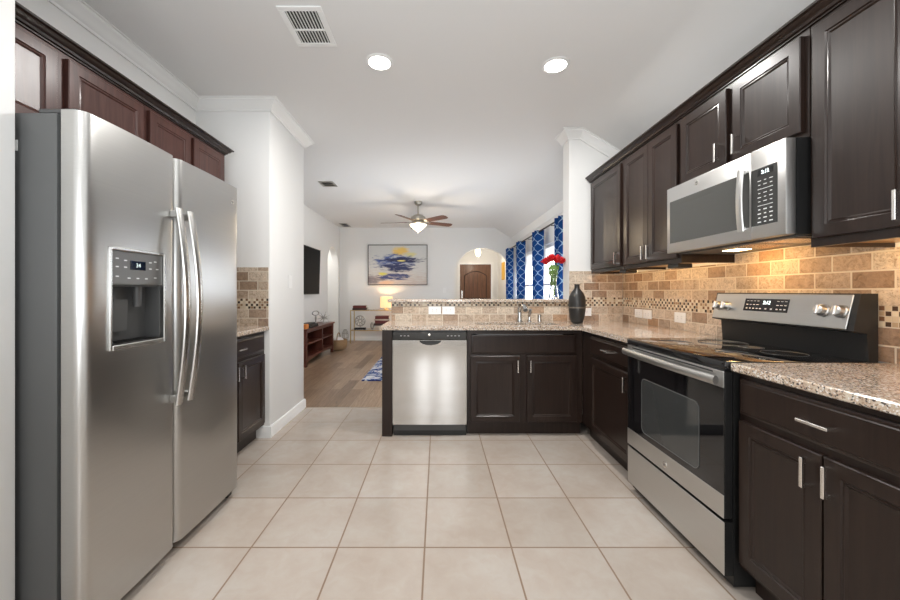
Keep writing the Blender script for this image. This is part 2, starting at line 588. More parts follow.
    def sphere(s, c, r, n=12, sc=(1, 1, 1)):
        b = bmesh.new()
        bmesh.ops.create_uvsphere(b, u_segments=n, v_segments=max(6, n // 2), radius=r)
        for v in b.verts:
            v.co = Vector((c[0] + v.co.x * sc[0], c[1] + v.co.y * sc[1], c[2] + v.co.z * sc[2]))
        s._add(b)
        return s

    def text(s, body, size, origin, ux, uy, extrude=0.0004):
        """flat lettering laid out along ux (reading) and uy (up)"""
        cu = bpy.data.curves.new('lettering', 'FONT')
        cu.body = body
        cu.size = size
        cu.align_x = 'CENTER'
        cu.align_y = 'CENTER'
        cu.extrude = extrude
        ob = bpy.data.objects.new('lettering', cu)
        COL.objects.link(ob)
        bpy.context.view_layer.update()
        dg = bpy.context.evaluated_depsgraph_get()
        me = bpy.data.meshes.new_from_object(ob.evaluated_get(dg))
        bpy.data.objects.remove(ob)
        U = Vector(ux)
        Vv = Vector(uy)
        N = U.cross(Vv)
        for v in me.vertices:
            v.co = Vector(origin) + U * v.co.x + Vv * v.co.y + N * v.co.z
        me.materials.clear()
        b = bmesh.new()
        b.from_mesh(me)
        bpy.data.meshes.remove(me)
        s._add(b)
        return s

    def build(s, name, mats, root=None, parent=None, smooth=True, recalc=True, angle=32):
        org = Vector((0, 0, 0))
        if root is not None:
            org = Vector(root['_org'])
        bm = s.bm
        for v in bm.verts:
            v.co -= org
        if recalc:
            bmesh.ops.recalc_face_normals(bm, faces=bm.faces[:])
        if smooth:
            for f in bm.faces:
                f.smooth = True
            lim = math.radians(angle)
            for e in bm.edges:
                if len(e.link_faces) == 2 and e.calc_face_angle(0) > lim:
                    e.smooth = False
        me = bpy.data.meshes.new(name)
        bm.to_mesh(me)
        bm.free()
        for m in (mats if isinstance(mats, (list, tuple)) else [mats]):
            me.materials.append(m)
        o = bpy.data.objects.new(name, me)
        COL.objects.link(o)
        p = parent if parent is not None else root
        if p is not None:
            o.parent = p
        return o


def thing(name, label, cat, loc, group=None):
    o = bpy.data.objects.new(name, None)
    o.empty_display_size = 0.05
    COL.objects.link(o)
    o.location = loc
    o['_org'] = tuple(loc)
    o['label'] = label
    o['category'] = cat
    if group:
        o['group'] = group
    return o


def tag(o, label, cat, group=None):
    o['label'] = label
    o['category'] = cat
    if group:
        o['group'] = group
    return o


def struct(mb, name, m, **k):
    o = mb.build(name, m, **k)
    o['kind'] = 'structure'
    return o


# ------------------------------------------------------------------ dimensions
XR = 1.775      # kitchen right wall
XL = -1.96      # alcove left wall
XP = -1.36      # partition / block face
XW = 1.82       # living room window wall
XLL = -2.365    # living room left wall
YB = 3.47       # bar wall, kitchen side
YE = 8.72       # living room end wall
ZC = 2.72
RX = 1.363      # where the ceiling starts to slope
YK = -2.5       # wall behind the camera


def zc(x):
    return ZC if x < RX else ZC - 0.62 * (x - RX)


# ------------------------------------------------------------------ room shell
struct(MB().box(-2.6, 2.0, YK - 0.1, 3.665, -0.1, 0), 'floor', M['tile'])
struct(MB().box(-3.8, 2.0, 3.665, 11.1, -0.1, 0.0), 'floor', M['planks'])
xo = 2.05
struct(MB().prism([(-3.0, ZC), (RX, ZC), (xo, zc(xo)), (xo, zc(xo) + 0.12), (RX, ZC + 0.12), (-3.0, ZC + 0.12)], 'y', YK - 0.1, YE + 0.12), 'ceiling', M['ceiling'])

struct(MB().prism([(XR, 0), (XR + .12, 0), (XR + .12, zc(XR + .12) + .02), (XR, zc(XR) + .02)], 'y', YK - .1, YB), 'wall_right', M['wall'])
struct(MB().box(XL - .12, XL, 1.16, 2.925, 0, ZC), 'wall_left', M['wall'])
struct(MB().box(XP - .12, XP + .006, YK, 1.16, 0, ZC, 0.006, 2), 'wall_left', M['wall'])
struct(MB().box(XL - .12, XP - .12, 1.06, 1.16, 0, ZC), 'wall_left', M['wall'])
# closet block that ends the left cabinets
struct(MB().box(XLL - .1, XP, 2.925, 3.67, 0, ZC, 0.012, 2), 'wall_left', M['wall'])
# wall behind the camera with its two tall window openings
bk = MB()
bk.prism([(-1.5, 0), (-.62, 0), (-.62, ZC + .02), (-1.5, ZC + .02)], 'y', YK - .1, YK)
bk.prism([(-.20, 0), (.21, 0), (.21, ZC + .02), (-.20, ZC + .02)], 'y', YK - .1, YK)
bk.prism([(.63, 0), (1.9, 0), (1.9, zc(1.9) + .02), (RX, ZC + .02), (.63, ZC + .02)], 'y', YK - .1, YK)
for a_, b_ in ((-.62, -.20), (.21, .63)):
    bk.box(a_, b_, YK - .1, YK, 0, .42).box(a_, b_, YK - .1, YK, 2.18, ZC + .02)
struct(bk, 'wall_back', M['wall'])
# half wall of the bar, and the full height pier at its right end
struct(MB().box(-0.4465, 1.258, YB, YB + .13, 0, 1.077), 'wall_bar', M['wall'])
struct(MB().prism([(1.258, 0), (XW + .1, 0), (XW + .1, zc(XW + .1) + .02), (RX, ZC + .01), (1.258, ZC + .01)], 'y', YB, YB + .167), 'wall_pier', M['wall'])

# living room: left wall with an arched passage
def arch_wall(lo, hi, zt, a0, a1, spring, rise, n=20):
    """outline pieces of a wall with an arched opening"""
    c = (a0 + a1) / 2
    hw = (a1 - a0) / 2
    arc = [(c + hw * math.cos(PI - PI * k / n), spring + rise * math.sin(PI * k / n)) for k in range(n + 1)]
    pieces = [[(lo, 0), (a0, 0), (a0, zt), (lo, zt)], [(a1, 0), (hi, 0), (hi, zt), (a1, zt)]]
    for p, q in zip(arc, arc[1:]):
        pieces.append([(p[0], p[1]), (q[0], q[1]), (q[0], zt), (p[0], zt)])
    return pieces


w = MB()
for p in arch_wall(3.67, YE + .12, ZC, 7.74, 8.56, 1.78, 0.41):
    w.prism(p, 'x', XLL - .14, XLL)
struct(w, 'wall_left', M['wall'])
hb = MB()
hb.box(-3.6, XLL - .14, 9.0, 9.1, 0, ZC).box(-3.7, -3.6, 6.9, 9.1, 0, ZC).box(-3.6, XLL - .14, 6.9, 7.0, 0, ZC).box(-3.7, XLL - .12, 6.9, 9.1, ZC - .02, ZC + .1)
struct(hb, 'wall_hall', M['wall'])
# end wall with the arch to the entry
w = MB()
for p in arch_wall(XLL - .14, XW + .1, ZC, 0.41, 1.75, 1.61, 0.62):
    w.prism(p, 'y', YE, YE + .13)
struct(w, 'wall_end', M['wall'])
fb = MB()
fb.box(.2, .32, YE + .13, 10.95, 0, 2.62).box(1.8, 1.92, YE + .13, 10.95, 0, 2.62)
fb.box(.2, .62, 10.9, 11.0, 0, 2.62).box(1.64, 1.92, 10.9, 11.0, 0, 2.62).box(.62, 1.64, 10.9, 11.0, 2.03, 2.62)
fb.box(.2, 1.92, YE + .13, 11.0, 2.60, 2.7)
struct(fb, 'wall_entry', M['wall'])

# window wall with three windows in view and one hidden by the pier
WIN = [(4.15, 4.95), (5.60, 6.40), (6.95, 7.75), (8.02, 8.64)]
WZ0, WZ1 = 0.62, 1.97
ww = MB()
edges = [YB + .167] + [e for p in WIN for e in p] + [YE + .13]
zt = zc(XW) + .02
for a, b in zip(edges[0::2], edges[1::2]):
    ww.prism([(XW, 0), (XW + .1, 0), (XW + .1, zc(XW + .1) + .02), (XW, zt)], 'y', a, b)
for a, b in WIN:
    ww.box(XW, XW + .1, a, b, 0, WZ0)
    ww.prism([(XW, WZ1), (XW + .1, WZ1), (XW + .1, zc(XW + .1) + .02), (XW, zt)], 'y', a, b)
struct(ww, 'wall_window', M['wall'])
for i, (a, b) in enumerate(WIN):
    f = MB()
    for (p, q, r, s_) in ((a, b, WZ0, WZ0 + .05), (a, b, WZ1 - .05, WZ1), (a, a + .05, WZ0 + .05, WZ1 - .05), (b - .05, b, WZ0 + .05, WZ1 - .05), (a + .05, b - .05, 1.28, 1.32)):
        f.box(XW + .03, XW + .075, p, q, r, s_)
    wo = struct(f, 'window_%d' % (i + 1), M['trim'])
    MB().box(XW + .05, XW + .056, a + .05, b - .05, WZ0 + .05, WZ1 - .05).build('pane', M['wglass'], None, wo)
    MB().box(XW - .045, XW + .03, a - .03, b + .03, WZ0 - .025, WZ0, .004).build('sill', M['trim'], None, wo)


# mouldings ----------------------------------------------------------
def sweep(mb, path, prof):
    """path of (x, y); prof of (offset to the right of travel, z); mitred"""
    P = [Vector(p) for p in path]
    n = len(P)
    loops = []
    for i in range(n):
        d1 = (P[i] - P[i - 1]).normalized() if i else (P[1] - P[0]).normalized()
        d2 = (P[i + 1] - P[i]).normalized() if i < n - 1 else d1
        n1 = Vector((d1.y, -d1.x))
        n2 = Vector((d2.y, -d2.x))
        m = (n1 + n2)
        m = m / max(m.dot(n1), 1e-6)
        loops.append([(P[i].x + m.x * o, P[i].y + m.y * o, z) for o, z in prof])
    mb.rings(loops)
    return mb


CR = [(0, ZC), (0, ZC - .082), (.012, ZC - .082), (.016, ZC - .070), (.028, ZC - .062), (.040, ZC - .044), (.060, ZC - .026), (.068, ZC - .018), (.070, ZC - .008), (.082, ZC - .006), (.082, ZC)]
struct(sweep(MB(), [(XL, 1.16), (XL, 2.925), (XP, 2.925), (XP, 3.67), (XLL, 3.67)], CR), 'trim_1', M['trim'])
# crown on the pier: level on the side, sloping with the ceiling on the face
tb = MB()
sweep(tb, [(1.258, YB + .167), (1.258, YB), (RX, YB)], CR)
dz = -0.62 * (XR - RX)
loops = []
for x, z_ in ((RX, 0.0), (XR, dz)):
    loops.append([(x, YB - o, z + z_) for o, z in CR])
tb.rings(loops)
struct(tb, 'trim_2', M['trim'])
# crown at the top of the window wall
zw = zc(XW)
struct(MB().prism([(XW, zw - .09), (XW - .012, zw - .09), (XW - .02, zw - .06), (XW - .05, zw - .01), (XW - .06, zc(XW - .06)), (XW, zw)], 'y', YB + .17, YE), 'trim_3', M['trim'])
BB = [(0, 0), (.014, 0), (.014, .075), (.008, .09), (0, .092)]
struct(sweep(MB(), [(-1.50, 2.925), (XP, 2.925), (XP, 3.67), (XLL, 3.67)], BB), 'baseboard_left', M['trim'])
struct(sweep(MB(), [(XLL, 3.69), (XLL, 7.74)], BB), 'baseboard_left', M['trim'])
struct(sweep(MB(), [(XLL, YE), (0.41, YE)], BB), 'baseboard_end', M['trim'])
# wood to tile threshold
struct(MB().prism([(3.650, 0), (3.655, .004), (3.672, .004), (3.677, 0)], 'x', XP + .016, -0.45), 'trim_4', mat('threshold_strip', (0.42, 0.36, 0.30), 0.5))

# front door at the far end of the entry
dm = MB(lambda u, n, z: (u, 10.93 - n, z))
dm.panel(.66, 1.60, .01, 2.0, 0, [(0, 0), (0, .028), (.002, .03)])
fd = struct(dm, 'door_1', M['doorwood'])
pm = MB(lambda u, n, z: (u, 10.93 - n, z))
arc = [(.80 + .66 * k / 12, 1.66 + .13 * math.sin(PI * k / 12)) for k in range(13)]
for (p, q), (r, s_) in zip(arc, arc[1:]):
    pm.tube([(p, .032, q), (r, .032, s_)], .014, 6)
pm.tube([(.80, .032, .98), (.80, .032, 1.66)], .014, 6).tube([(1.46, .032, .98), (1.46, .032, 1.66)], .014, 6).tube([(.80, .032, .98), (1.46, .032, .98)], .014, 6)
for k in range(1, 5):
    pm.box(.80 + .132 * k - .004, .80 + .132 * k + .004, .03, .036, .98, 1.70)
pm.panel(.80, 1.46, .15, .85, .03, [(0, 0), (0.01, .012), (.04, .012), (.06, .004)])
pm.build('panel_moulding', M['doorgroove'], None, fd)
MB(lambda u, n, z: (u, 10.93 - n, z)).box(.70, .75, .03, .045, .98, 1.20, .004).tube([(.725, .045, 1.02), (.725, .09, 1.02), (.725, .09, 1.12), (.725, .045, 1.16)], .009, 8).build('door_handle', M['nickel'], None, fd)
struct(MB().box(.58, .655, 10.86, 10.90, 0, 2.07).box(1.605, 1.68, 10.86, 10.90, 0, 2.07).box(.655, 1.605, 10.86, 10.90, 2.005, 2.07), 'trim_5', M['trim'])


# ------------------------------------------------------------------ cabinets
def TR(u, n, z): return (XR - n, u, z)
def TL(u, n, z): return (XL + n, u, z)
def TP(u, n, z): return (u, YB - n, z)


DOORP = [(0, 0), (0, .0165), (.003, .0195), (.046, .0195), (.050, .015), (.056, .0165), (.062, .011), (.066, .0105)]
DRAWP = [(0, 0), (0, .0135), (.006, .0165), (.011, .0165), (.015, .0195)]


def pull(T, root, par, u, z, n, vertical, L=0.095):
    h = L / 2
    mb = MB(T)
    if vertical:
        mb.box(u - .005, u + .005, n + .024, n + .034, z - h, z + h, .0015)
        for s in (-1, 1):
            mb.box(u - .005, u + .005, n, n + .026, z + s * (h - .006) - .005, z + s * (h - .006) + .005)
    else:
        mb.box(u - h, u + h, n + .024, n + .034, z - .005, z + .005, .0015)
        for s in (-1, 1):
            mb.box(u + s * (h - .006) - .005, u + s * (h - .006) + .005, n, n + .026, z - .005, z + .005)
    return mb.build('handle', M['nickel'], root, par)


def cabinet(T, name, label, cat, group, u0, u1, nf, z0, z1, doors=(), drawers=(), toe=0.0, wood='esp', under=False, mid=True, sink=None):
    loc = Vector(T((u0 + u1) / 2, nf / 2, z0 if toe == 0 else 0))
    r = thing(name, label, cat, loc, group)
    wd = M[wood]
    g = 0.0012
    nb = .003
    lip = .022 if under else 0
    fr = .02
    body = MB(T)
    if sink:
        zs = sink
        body.box(u0 + g, u1 - g, nb, nf - fr, z0, zs).box(u0 + g, u0 + .018, nb, nf - fr, zs, z1).box(u1 - .018, u1 - g, nb, nf - fr, zs, z1)
    else:
        body.box(u0 + g, u1 - g, nb, nf - fr, z0 + lip, z1)
    body.build('carcass', wd, r)
    # face frame: stiles, rails
    f = MB(T)
    s0 = u0 + max(.025, min(d[0] for d in doors) - u0 + .014)
    s1 = u1 - max(.025, u1 - max(d[1] for d in doors) + .014)
    ztop = z0 + .05
    f.box(u0 + g, s0, nf - fr, nf, z0, z1).box(s1, u1 - g, nf - fr, nf, z0, z1)
    f.box(s0, s1, nf - fr, nf, z1 - .035, z1).box(s0, s1, nf - fr, nf, z0, ztop)
    zm = z1 - .035
    if drawers:
        zz = drawers[0][2] - .02
        f.box(s0, s1, nf - fr, nf, zz - .02, zz + .025)
        zm = zz - .02
    if len(doors) == 2 and mid:
        um = (doors[0][1] + doors[1][0]) / 2
        f.box(um - .035, um + .035, nf - fr, nf, ztop, zm)
    f.build('face_frame', wd, r)
    if under:
        MB(T).box(u0 + .01, u1 - .01, nb + .005, nf - fr - .004, z0 + .017, z0 + .0215).build('underside', M['maple'], r)
        MB(T).box(u0 + g, u0 + .01, nb, nf - fr, z0, z0 + lip).build('end_lip', wd, r)
        MB(T).box(u1 - .01, u1 - g, nb, nf - fr, z0, z0 + lip).build('end_lip', wd, r)
    if toe:
        MB(T).box(u0 + g, u1 - g, nb, nf - toe, 0, z0 - .0005).build('toe_kick', M['esp'], r)
    for d in doors:
        ua, ub, za, zb = d[:4]
        dd = MB(T).panel(ua, ub, za, zb, nf + .0005, DOORP).build('door', wd, r)
        if len(d) > 4:
            pull(T, r, dd, d[4], d[5], nf + .02, True)
    for d in drawers:
        ua, ub, za, zb = d[:4]
        dd = MB(T).panel(ua, ub, za, zb, nf + .0005, DRAWP).build('drawer_front', wd, r)
        if len(d) > 4:
            pull(T, r, dd, d[4], (za + zb) / 2, nf + .02, False)
    return r


UZ0, UZ1 = 1.352, 2.215
DZ0, DZ1 = 1.383, 2.192
GU = 'dark wall cabinets above the right counter'
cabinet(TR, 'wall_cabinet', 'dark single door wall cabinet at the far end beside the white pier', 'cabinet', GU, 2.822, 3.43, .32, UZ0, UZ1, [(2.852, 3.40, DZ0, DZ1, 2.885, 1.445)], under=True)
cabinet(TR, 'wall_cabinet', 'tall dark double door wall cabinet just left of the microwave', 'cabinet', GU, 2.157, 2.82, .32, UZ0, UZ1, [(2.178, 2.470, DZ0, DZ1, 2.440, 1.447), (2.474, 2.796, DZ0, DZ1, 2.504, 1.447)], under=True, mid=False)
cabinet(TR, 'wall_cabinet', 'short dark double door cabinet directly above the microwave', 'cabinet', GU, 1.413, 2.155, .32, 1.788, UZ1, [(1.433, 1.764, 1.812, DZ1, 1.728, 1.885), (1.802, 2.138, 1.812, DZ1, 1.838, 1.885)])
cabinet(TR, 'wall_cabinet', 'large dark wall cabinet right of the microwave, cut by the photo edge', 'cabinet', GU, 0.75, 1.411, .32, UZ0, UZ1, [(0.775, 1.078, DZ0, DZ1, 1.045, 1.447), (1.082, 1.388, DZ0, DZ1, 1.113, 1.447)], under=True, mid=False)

CP = [(0, 2.2155), (0, 2.222), (.008, 2.224), (.012, 2.234), (.022, 2.240), (.030, 2.252), (.040, 2.256), (.042, 2.264), (.0, 2.264)]


def cab_crown(T, u0, u1, nf, name, label, wood, ret0=False, ret1=False):
    prof = [(nf - .012 + o, z) for o, z in CP]
    prof[-1] = (nf - .05, 2.264)
    prof.insert(0, (nf - .05, 2.2155))
    mb = MB(T)
    mb.rings([[(u0, n, z) for n, z in prof], [(u1 + 0.0, n, z) for n, z in prof]]) if not ret1 else None
    if ret1:
        a = [(u0, n, z) for n, z in prof]
        b = [(u1 + (n - nf + .012), n, z) for n, z in prof]
        c = [(u1 + (n - nf + .012), .003, z) for n, z in prof]
        mb.rings([a, b, c])
    o = mb.build(name, M[wood])
    return tag(o, label, 'moulding', 'crown mouldings on top of the wall cabinets')


cab_crown(TR, .75, 3.452, .34, 'cabinet_crown', 'dark crown moulding running along the tops of the right wall cabinets', 'esp')

GL = 'dark wall cabinets with reddish sheen above the refrigerator'
cabinet(TL, 'wall_cabinet', 'dark double door cabinet with reddish sheen directly above the refrigerator', 'cabinet', GL, 1.165, 1.996, .335, 1.83, UZ1, [(1.185, 1.526, 1.85, DZ1), (1.572, 1.977, 1.85, DZ1)], wood='esp_sheen')
cabinet(TL, 'wall_cabinet', 'dark double door wall cabinet with reddish sheen just beyond the refrigerator', 'cabinet', GL, 1.998, 2.752, .335, UZ0, UZ1, [(2.018, 2.346, DZ0, DZ1, 2.316, 1.447), (2.382, 2.710, DZ0, DZ1, 2.412, 1.447)], wood='esp_sheen', under=True)
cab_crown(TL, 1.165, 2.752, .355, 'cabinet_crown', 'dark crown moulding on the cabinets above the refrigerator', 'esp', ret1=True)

GB = 'dark base cabinets under the granite'
BZ0, BZ1 = .105, .867
cabinet(TR, 'base_cabinet', 'dark two door base cabinet with one wide drawer right of the range', 'cabinet', GB, .78, 1.418, .59, BZ0, BZ1,
        [(.800, 1.094, .13, .681, 1.066, .615), (1.100, 1.402, .13, .681, 1.130, .615)], [(.800, 1.402, .708, .842, 1.10)], toe=.06, mid=False)
cabinet(TR, 'base_cabinet', 'dark one door base cabinet with drawer between range and corner', 'cabinet', GB, 2.166, 2.958, .59, BZ0, BZ1,
        [(2.19, 2.775, .125, .675, 2.222, .605)], [(2.19, 2.775, .700, .835, 2.48)], toe=.06)
cabinet(TP, 'base_cabinet', 'dark sink base cabinet with two doors beside the dishwasher', 'cabinet', GB, .238, 1.184, .51, BZ0, BZ1,
        [(.264, .667, .118, .655, .645, .576), (.724, 1.131, .118, .655, .747, .576)], [(.272, 1.122, .672, .826)], toe=.045, sink=.62)
cabinet(TL, 'base_cabinet', 'dark base cabinet with drawer between refrigerator and white wall', 'cabinet', GB, 2.125, 2.922, .555, BZ0, BZ1,
        [(2.145, 2.500, .13, .681, 2.462, .615), (2.512, 2.895, .13, .681, 2.545, .615)], [(2.145, 2.895, .708, .842, 2.515)], toe=.06, mid=False)
# end panel of the peninsula
tag(MB().box(-.4555, -.374, 2.94, YB - .002, 0, .867, .002).build('end_panel', M['esp']), 'dark wooden end panel left of the dishwasher', 'panel')

# ------------------------------------------------------------------ counters
CT, CB = .90, .8685


def slab(poly_or_boxes):
    mb = MB()
    for p in poly_or_boxes:
        mb.prism(p, 'z', CB, CT, .004)
    return mb


ce = XR - .628
sx0, sx1, sy0, sy1 = .335, 1.02, 2.998, 3.272
# continuous worktop with a real cut-out for the sink
b = bmesh.new()
xs = [-.467, sx0, sx1, ce, XR - .001]
ys = [2.163, 2.91, sy0, sy1, YB - .001]
keep = set()
for i in range(4):
    for j in range(4):
        if j == 0 and i < 3:
            continue
        if i == 1 and j == 2:
            continue
        keep.add((i, j))
V = {}
def gv(i, j, z):
    k = (i, j, z)
    if k not in V:
        V[k] = b.verts.new((xs[i], ys[j], z))
    return V[k]
for (i, j) in keep:
    b.faces.new((gv(i, j, CT), gv(i + 1, j, CT), gv(i + 1, j + 1, CT), gv(i, j + 1, CT)))
    b.faces.new((gv(i, j, CB), gv(i, j + 1, CB), gv(i + 1, j + 1, CB), gv(i + 1, j, CB)))
    for (di, dj, p, q) in ((0, -1, (i, j), (i + 1, j)), (1, 0, (i + 1, j), (i + 1, j + 1)), (0, 1, (i + 1, j + 1), (i, j + 1)), (-1, 0, (i, j + 1), (i, j))):
        if (i + di, j + dj) not in keep:
            b.faces.new((gv(*p, CB), gv(*q, CB), gv(*q, CT), gv(*p, CT)))
mb = MB()
mb._add(b)
tag(mb.build('countertop', M['granite']), 'L shaped speckled granite countertop over the sink and dishwasher', 'countertop', 'granite countertops')
tag(MB().box(ce, XR - .001, .74, 1.419, CB, CT, .004).build('countertop', M['granite']), 'speckled granite countertop right of the range', 'countertop', 'granite countertops')
tag(MB().box(XL + .001, XL + .595, 2.122, 2.923, CB, CT, .004).build('countertop', M['granite']), 'short granite countertop between refrigerator and white wall', 'countertop', 'granite countertops')
tag(MB().box(-.479, 1.256, 3.43, 3.74, 1.078, 1.106, .004).build('bar_top', M['granite']), 'raised granite bar top over the tiled half wall', 'countertop')

# ------------------------------------------------------------------ backsplashes
bm_r = m_backsplash('travertine_subway_right', 'yzx')
bm_b = m_backsplash('travertine_subway_bar', 'xzy')
mo_r = m_mosaic('glass_mosaic_right', 'yzx')
mo_b = m_mosaic('glass_mosaic_bar', 'xzy')


def splash(name, label, T, u0, u1, z1, bm_, mo, mz=(1.04, 1.124), extra=None):
    mb = MB(T).box(u0, u1, 0.0005, .008, CT + .0005, mz[0])
    if z1 > mz[1]:
        mb.box(u0, u1, 0.0005, .008, mz[1], z1)
    if extra:
        mb.box(*extra)
    o = mb.build('tile_backsplash', bm_)
    tag(o, label, 'backsplash', 'travertine tile backsplashes')
    MB(T).box(u0, u1, .0005, .0085, mz[0] + .0002, mz[1] - .0002).build('mosaic_band', mo, None, o)
    return o


splash('', 'tan travertine backsplash with mosaic band on the long right wall', TR, .74, YB - .009, UZ0 - .001, bm_r, mo_r, extra=(1.415, 2.153, .0005, .008, UZ0, 1.398))
splash('', 'tan travertine backsplash under the raised bar behind the faucet', TP, -.4465, 1.256, 1.0765, bm_b, mo_b, mz=(1.04, 1.0765))
splash('', 'tan travertine backsplash with mosaic band below the white pier', TP, 1.2595, XR - .009, 1.375, bm_b, mo_b)
def TS(u, n, z): return (u, 2.925 - n, z)
splash('', 'tan travertine backsplash with mosaic band beside the refrigerator', TS, XL + .001, XP - .012, 1.375, bm_b, mo_b)


# ------------------------------------------------------------------ refrigerator
HANDLE_STEEL = m_steel('handle_steel', (0.52, 0.515, 0.50), .26, 'z', an=0.0)
fr = thing('refrigerator', 'large stainless side by side refrigerator with ice dispenser', 'refrigerator', (-1.55, 1.64, 0))
FY0, FYG, FY1 = 1.18, 1.606, 2.110
fx = -1.155
MB().box(-1.93, -1.245, FY0, FY1, .05, 1.765, .006, 2).build('cabinet_body', M['fside'], fr)
MB().box(-1.244, -1.232, FY0 + .012, FY1 - .012, .07, 1.76).build('door_gasket', M['black'], fr)
kg = MB().box(-1.90, -1.25, FY0 + .02, FY1 - .02, 0, .05)
for k in range(9):
    kg.box(-1.25, -1.244, FY0 + .05 + k * .09, FY0 + .115 + k * .09, .012, .04)
kg.build('kick_grille', M['black'], fr)
MB().box(-1.235, -1.185, FY1 - .075, FY1 - .03, .012, .055, .006).build('hinge_foot', M['black'], fr)
MB().box(-1.32, -1.19, FY0 + .01, FY0 + .075, 1.7655, 1.785, .006).build('hinge_cap', M['greyplas'], fr)
MB().box(-1.32, -1.19, FY1 - .075, FY1 - .01, 1.7655, 1.785, .006).build('hinge_cap', M['greyplas'], fr)
MB().box(-1.39, -1.372, FY0 - .0012, FY0 - .0002, 1.64, 1.675).build('sticker', M['white'], fr)


def door_front(y0, y1, r=.032, bulge=.007, n=16):
    """front outline in plan, from y0 to y1"""
    pts = []
    for k in range(7):
        a = PI / 2 * k / 6
        pts.append((y0 + r - r * math.cos(a), -r + r * math.sin(a)))
    for k in range(1, n):
        pts.append((y0 + r + (y1 - y0 - 2 * r) * k / n, 0))
    for k in range(7):
        a = PI / 2 * (1 - k / 6)
        pts.append((y1 - r + r * math.cos(a), -r + r * math.sin(a)))
    c = (y0 + y1) / 2
    h = (y1 - y0) / 2
    return [(y, fx + d - bulge * ((y - c) / h) ** 2) for y, d in pts]


def fx_at(prof, y):
    for (a, xa), (b_, xb) in zip(prof, prof[1:]):
        if a <= y <= b_ and b_ > a:
            return xa + (xb - xa) * (y - a) / (b_ - a)
    return prof[-1][1]


DZB, DZT = .06, 1.775
p1 = door_front(FY0, FYG - .003)
p2 = door_front(FYG + .003, FY1)
d0, d1, dz0, dz1 = 1.272, 1.523, .975, 1.335


def cut(prof, a, b_):
    q = [(a, fx_at(prof, a))] + [p for p in prof if a < p[0] < b_] + [(b_, fx_at(prof, b_))]
    return [(x, y) for y, x in q] + [(-1.231, b_), (-1.231, a)]


fz = MB()
e1 = FYG - .003
fz.prism(cut(p1, FY0, d0), 'z', DZB, DZT).prism(cut(p1, d1, e1), 'z', DZB, DZT)
fz.prism(cut(p1, d0, d1), 'z', DZB, dz0).prism(cut(p1, d0, d1), 'z', dz1, DZT)
fdoor = fz.build('freezer_door', M['steel'], fr)
rdoor = MB().prism([(x, y) for y, x in p2] + [(-1.231, FY1), (-1.231, FYG + .003)], 'z', DZB, DZT).build('fridge_door', M['steel'], fr)
# dispenser
fxa, fxb = fx_at(p1, d0), fx_at(p1, d1)
mid = -1.231
dsp = MB()
zr = 1.205
dsp.box(mid, mid + .004, d0, d1, dz0, dz1)
dsp.box(mid + .004, fx - .014, d0, d0 + .008, dz0, zr).box(mid + .004, fx - .014, d1 - .008, d1, dz0, zr)
dsp.box(mid + .004, fx - .02, d0 + .008, d1 - .008, zr - .006, zr)
dsp.build('dispenser_cavity', M['greyplas'], fr, fdoor)
fm = MB()
for (a, b_, c, d) in ((d0 - .006, d0 + .006, dz0 - .006, dz1 + .004), (d1 - .006, d1 + .006, dz0 - .006, dz1 + .004), (d0 + .006, d1 - .006, dz0 - .008, dz0 + .012), (d0 + .006, d1 - .006, dz1 - .006, dz1 + .006)):
    fm.box(fx - .02, fx + .006, a, b_, c, d, .003)
fm.build('dispenser_frame', HANDLE_STEEL, fr, fdoor)
MB().box(mid + .004, fx - .001, d0 + .007, d1 - .007, zr, dz1 - .006, .002).build('dispenser_panel', m_steel('dispenser_grey_panel', (0.20, 0.20, 0.195), .4), fr, fdoor)
MB().box(fx - .001, fx + .001, d0 + .085, d0 + .155, 1.262, 1.296).build('dispenser_screen', M['blackgl'], fr, fdoor)
dm_ = MB()
dm_.text('34', .022, (fx + .0012, d0 + .120, 1.279), (0, 1, 0), (0, 0, 1))
dm_.build('screen_digits', mat('dim_digits', (0.5, 0.6, 0.6), .5, emit=(.7, .85, .85), estr=.5), fr, fdoor)
mk = MB()
for yy, zz in ((.03, 1.30), (.03, 1.27), (.03, 1.235), (.065, 1.295), (.065, 1.27), (.18, 1.295), (.18, 1.27), (.205, 1.30), (.215, 1.27), (.08, 1.23), (.12, 1.23), (.16, 1.23), (.205, 1.235)):
    mk.box(fx - .001, fx, d0 + yy - .006, d0 + yy + .006, zz - .002, zz + .002)
mk.build('key_markings', M['mark'], fr, fdoor)
MB().rings([[(mid + .012, d0 + .055, 1.03), (mid + .012, d0 + .125, 1.03), (mid + .028, d0 + .125, 1.03), (mid + .028, d0 + .055, 1.03)],
            [(mid + .03, d0 + .05, 1.15), (mid + .03, d0 + .11, 1.15), (mid + .045, d0 + .11, 1.15), (mid + .045, d0 + .05, 1.15)]]).build('dispenser_paddle', M['fside'], fr, fdoor)
MB().lathe([(.014, 1.12), (.016, 1.20)], (mid + .03, d0 + .17, 0), 14).build('water_spout', M['greyplas'], fr, fdoor)
tr = MB().box(mid + .004, fx - .006, d0 + .008, d1 - .008, dz0 + .001, dz0 + .016)
for k in range(10):
    tr.box(mid + .008, fx - .01, d0 + .022 + k * .0215, d0 + .030 + k * .0215, dz0 + .016, dz0 + .019)
tr.build('drip_tray', M['black'], fr, fdoor)




def fridge_handle(y, lean, par):
    mb = MB()
    n = 22
    pts = []
    for k in range(n + 1):
        t = k / n
        pts.append((fx + .030 + .040 * math.sin(PI * t), y + lean * math.sin(PI * t), .69 + .85 * t))
    mb.tube(pts, .019, 12, ry=.010, up=(1, 0, 0))
    for zz in (.715, 1.515):
        mb.box(fx - .006, fx + .038, y - .012, y + .012, zz - .016, zz + .016, .005)
    return mb.build('door_handle', M['chrome'] if False else HANDLE_STEEL, fr, par)


